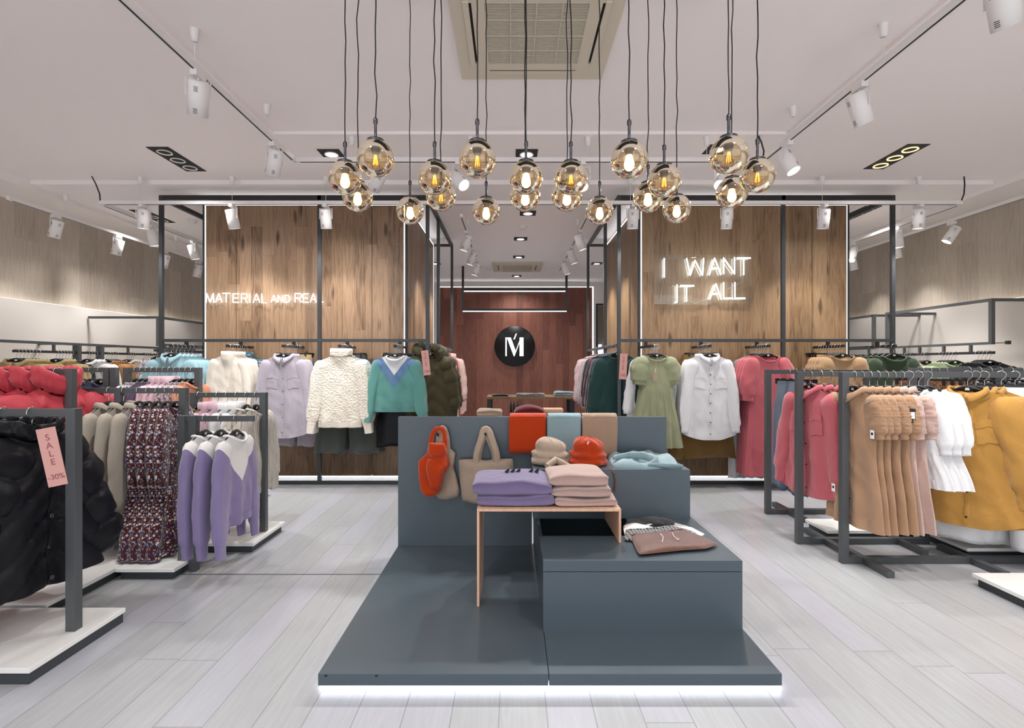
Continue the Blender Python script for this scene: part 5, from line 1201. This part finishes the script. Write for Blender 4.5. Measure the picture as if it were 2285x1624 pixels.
# frame bars beside the wood walls: garments face the shop front
zb = 1.5
def bar(x, items, where, y0=5.425, step=.048, rot=0): hang((x, y0, zb), (0, step, 0), R(rot), items, where, where)
bar(NA, [('jteal', 6, 'light teal jacket')], 'bar beside the long neon words', y0=5.42, step=.07)
bar(-2.934, [('creamzip', 5, 'cream zip top'), ('plaid', 1, 'dark plaid shirt'), ('petrol', 2, 'petrol quilted jacket')], 'first bar on the wood wall')
bar(-2.36, [('lilacs', 4, 'lilac grey shirt'), ('beigesk', 2, 'beige skirt'), ('lilactr', 3, 'lilac trousers')], 'second bar on the wood wall')
bar(-1.78, [('popcorn', 3, 'cream roll-neck sweater'), ('diamond', 2, 'blue diamond sweater'), ('culotte', 4, 'grey green culottes')], 'third bar on the wood wall')
bar(-1.21, [('teal', 4, 'teal chevron sweater'), ('leathsk', 3, 'black leather skirt')], 'fourth bar by the podium')
bar(1.50, [('greend', 4, 'sage green dress'), ('whitebl', 2, 'white long blouse'), ('beiged', 1, 'cream long dress')], 'bar behind the podium end')
bar(2.043, [('whites', 4, 'white button shirt'), ('mustsk', 3, 'mustard pleated skirt')], 'bar under the two-line neon')
bar(2.648, [('coral', 5, 'coral linen dress'), ('greyst', 2, 'grey striped top'), ('whited', 1, 'white long dress')], 'bar by the frame post')
bar(3.417, [('tant', 5, 'tan puff top'), ('tansk', 4, 'tan skirt')], 'bar beside the lit panel edge')
bar(NB, [('dgreen', 5, 'forest green top')], 'bar inside the frame corner', step=.085)
# aisle rails: coats and sweaters
hang((-.90, 5.74, 1.518), (0, .16, 0), R(38), [('olivep', 4, 'olive padded coat'), ('creamp', 3, 'cream padded coat'), ('redc', 2, 'rust red coat'), ('pinkp', 4, 'pale pink coat')], 'aisle rail', 'from the front', 6)
hang((1.156, 5.74, 1.518), (0, .12, 0), R(-28), [('darkgr', 2, 'dark green sweater'), ('blue', 2, 'mid blue sweater'), ('burg', 2, 'burgundy sweater'), ('black', 2, 'black top'), ('greyp', 3, 'grey pink sweater'), ('pinks', 3, 'rose sweater'), ('wflor', 2, 'white patterned blouse')], 'aisle rail by the green sweater', 'from the front', 6)
# pale wall rails
for y_, its in ((5.5, [('khaki', 7, 'khaki shirt')]), (5.98, [('khaki', 4, 'second-group khaki shirt'), ('black', 2, 'black top')]), (6.42, [('offw', 4, 'off-white shirt')]), (6.72, [('ochre', 5, 'ochre top')]), (7.08, [('beiges', 4, 'stone shirt')]), (7.4, [('yellow', 4, 'yellow top'), ('ochre', 3, 'far ochre top')])):
    hang((-5.2, y_, 1.45), (0, .042, 0), R(14), its, 'pale wall rail', None, 'from the front', 8)
hang((-4.6, 6.8, 1.49), (0, .06, 0), 0, [('leopd', 5, 'grey leopard dress'), ('leopp', 5, 'pink leopard dress')], 'short rail beyond the khaki shirts', 'from the front', 9)
for y_, its in ((5.38, [('black', 4, 'black top')]), (5.80, [('sage', 5, 'sage green sweater')]), (6.20, [('camel', 3, 'camel knit vest')]), (6.42, [('tant', 5, 'tan top')])):
    hang((4.9, y_, 1.43), (0, .045, 0), R(-16), its, 'rail at the pale wall end', None, 'from the front', 6)
hang((4.9, 7.0, 1.43), (0, .08, 0), 0, [('tealc', 5, 'teal top'), ('sky', 5, 'sky blue shirt')], 'farther pale wall rail', 'from the front', 9)
# floor racks near the khaki side (fronts face the aisle)
A90 = R(90)
hang((-2.225, 2.43, 1.093), (-.13, 0, 0), R(84), [('blackp', 4, 'black padded jacket')], 'rack nearest the camera', None, 'from the aisle', 1)
hang((-2.86, 3.3, 1.27), (-.13, 0, 0), R(72), [('redp', 6, 'red hooded padded jacket')], 'tall rack behind', None, 'from the aisle', 2)
hang((-2.245, 3.5, 1.14), (-.062, 0, 0), R(94), [('floral', 4, 'maroon floral dress'), ('beigec', 3, 'beige wool coat', 0, 1.6)], 'low middle rack', None, 'from the aisle', 2)
hang((-2.56, 4.2, 1.27), (-.045, 0, 0), R(86), [('peach', 1, 'peach dress'), ('leopp', 3, 'pink leopard dress'), ('pinkt', 3, 'pink blouse'), ('dpurp', 2, 'dark purple sweater'), ('leopd', 2, 'grey leopard dress')], 'tall rear rack', None, 'from the aisle', 2)
hang((-1.74, 3.3, .975), (-.098, 0, 0), R(91), [('purple', 3, 'purple sweater with white yoke')], 'front low rack', None, 'from the aisle', 1.5)
hang((-1.885, 3.858, 1.09), (-.07, 0, 0), R(88), [('cablec', 2, 'cream cable cardigan'), ('whitet', 2, 'white top'), ('pinkt', 2, 'pink top'), ('olivet', 1, 'olive top')], 'rack behind the purple sweaters', None, 'from the aisle', 2)
hang((-3.3, 4.2, 1.27), (-.07, 0, 0), R(86), [('navy', 5, 'navy sweater')], 'rack behind the red jackets', None, 'from the aisle', 2)
# racks on the mustard side
hang((2.16, 3.8, 1.245), (.075, 0, 0), R(-82), [('coralj', 3, 'coral twill jacket')], 'rack nearest the coral dress', None, 'from the aisle', 2)
hang((2.40, 4.55, 1.25), (.06, 0, 0), R(-80), [('jeans', 3, 'blue jeans')], 'rack behind the coral jackets', None, 'from the aisle', 2)
hang((2.235, 3.43, 1.247), (.052, 0, 0), R(-84), [('tand', 5, 'tan shirt dress'), ('nuded', 2, 'nude pink shirt dress')], 'long front rack', None, 'from the aisle', 5)
hang((2.60, 3.43, 1.247), (.06, 0, 0), R(-58), [('whitett', 3, 'white puff sleeve blouse')], 'long front rack', None, 'from the aisle', 1)
hang((3.13, 4.02, 1.27), (.06, 0, 0), R(-55), [('brownsk', 4, 'brown patterned skirt')], 'rack behind the mustard shirts', None, 'from the aisle', 2)
hang((2.98, 3.43, 1.247), (.055, 0, 0), R(-52), [('mustards', 3, 'mustard twill shirt')], 'long front rack', None, 'from the aisle', 1)
hang((3.20, 3.43, 1.247), (.09, 0, 0), R(-38), [('whitetr', 4, 'white wide trousers')], 'long front rack', None, 'from the aisle', 2)
hang((3.5, 4.02, 1.27), (.08, 0, 0), R(-86), [('black', 5, 'black top'), ('offw', 3, 'off-white shirt')], 'rear dark rack', None, 'from the aisle', 2)
# ---------------------------------------------------------------- sale cards
def txt(s, size, mat, parent, loc, rot=(PI / 2, 0, 0)):
    c = bpy.data.curves.new('t', 'FONT'); c.body = s; c.size = size; c.align_x = 'CENTER'; c.align_y = 'CENTER'; c.extrude = .0003
    o = bpy.data.objects.new('t', c); S.collection.objects.link(o)
    dg = bpy.context.evaluated_depsgraph_get(); me = bpy.data.meshes.new_from_object(o.evaluated_get(dg))
    bpy.data.objects.remove(o); me.materials.clear(); me.materials.append(mat)
    q = bpy.data.objects.new('printed_lettering', me); S.collection.objects.link(q); q.location = loc; q.rotation_euler = rot; q.parent = parent; return q
def sale(loc, rot, label, k=1.0, hook=None):
    t = thing('sale_card', label, 'sale card'); t.location = loc; t.rotation_euler = rot
    MB().box(-.039 * k, .039 * k, 0, .0015, -.27 * k, 0).obj('card', M_TAG, t)
    for i, ch in enumerate('SALE'): txt(ch, .040 * k, M_TAGTXT, t, (0, -.0008, (-.045 - .038 * i) * k))
    txt('-30%', .034 * k, M_TAGTXT, t, (0, -.0008, -.228 * k))
    if hook:
        bpy.context.view_layer.update(); q = t.matrix_world.inverted() @ Vector(hook)
        MB().tube([(0, .001, -.004), q], .0009, 5).obj('card_string', M_CORD, t)
    return t
sale(P(101, 955, 2.2), (0, R(-11), R(12)), 'pink SALE -30% card on the front black padded jacket', .92, (-2.225, 2.43, 1.03))
sale((-.90, 5.40, 1.44), (0, R(-6), 0), 'pink sale card hanging on the olive padded coat', .95, (-.913, 5.74, 1.46))
sale((1.17, 5.48, 1.41), (0, R(3), 0), 'pink sale card hanging on the dark green sweater', 1.0, (1.156, 5.74, 1.46))
t = thing('price_tag', 'cream paper tag hanging at the green dress neckline', 'price tag', P(1462, 831, 5.30))
MB().box(-.024, .024, 0, .002, -.085, 0).obj('card', F_OAT, t); MB().tube([(0, 0, 0), (.02, .05, .05), (.053, .11, .17)], .001, 5).obj('tag_string', M_GOLD, t)
t = thing('price_tag', 'black and white tag hanging on the white blouse', 'price tag', P(2037, 912, 3.2))
MB().box(-.017, .017, 0, .002, -.085, 0).obj('card', M_INK, t); MB().box(-.012, .012, -.001, 0, -.06, -.02).obj('tag_print', M_STICKER, t)

# faults in label length, told on the console only
for l in LABELS:
    if l and not 4 <= len(l.replace(',', ' ').split()) <= 16: print('LABELLEN', len(l.split()), l)
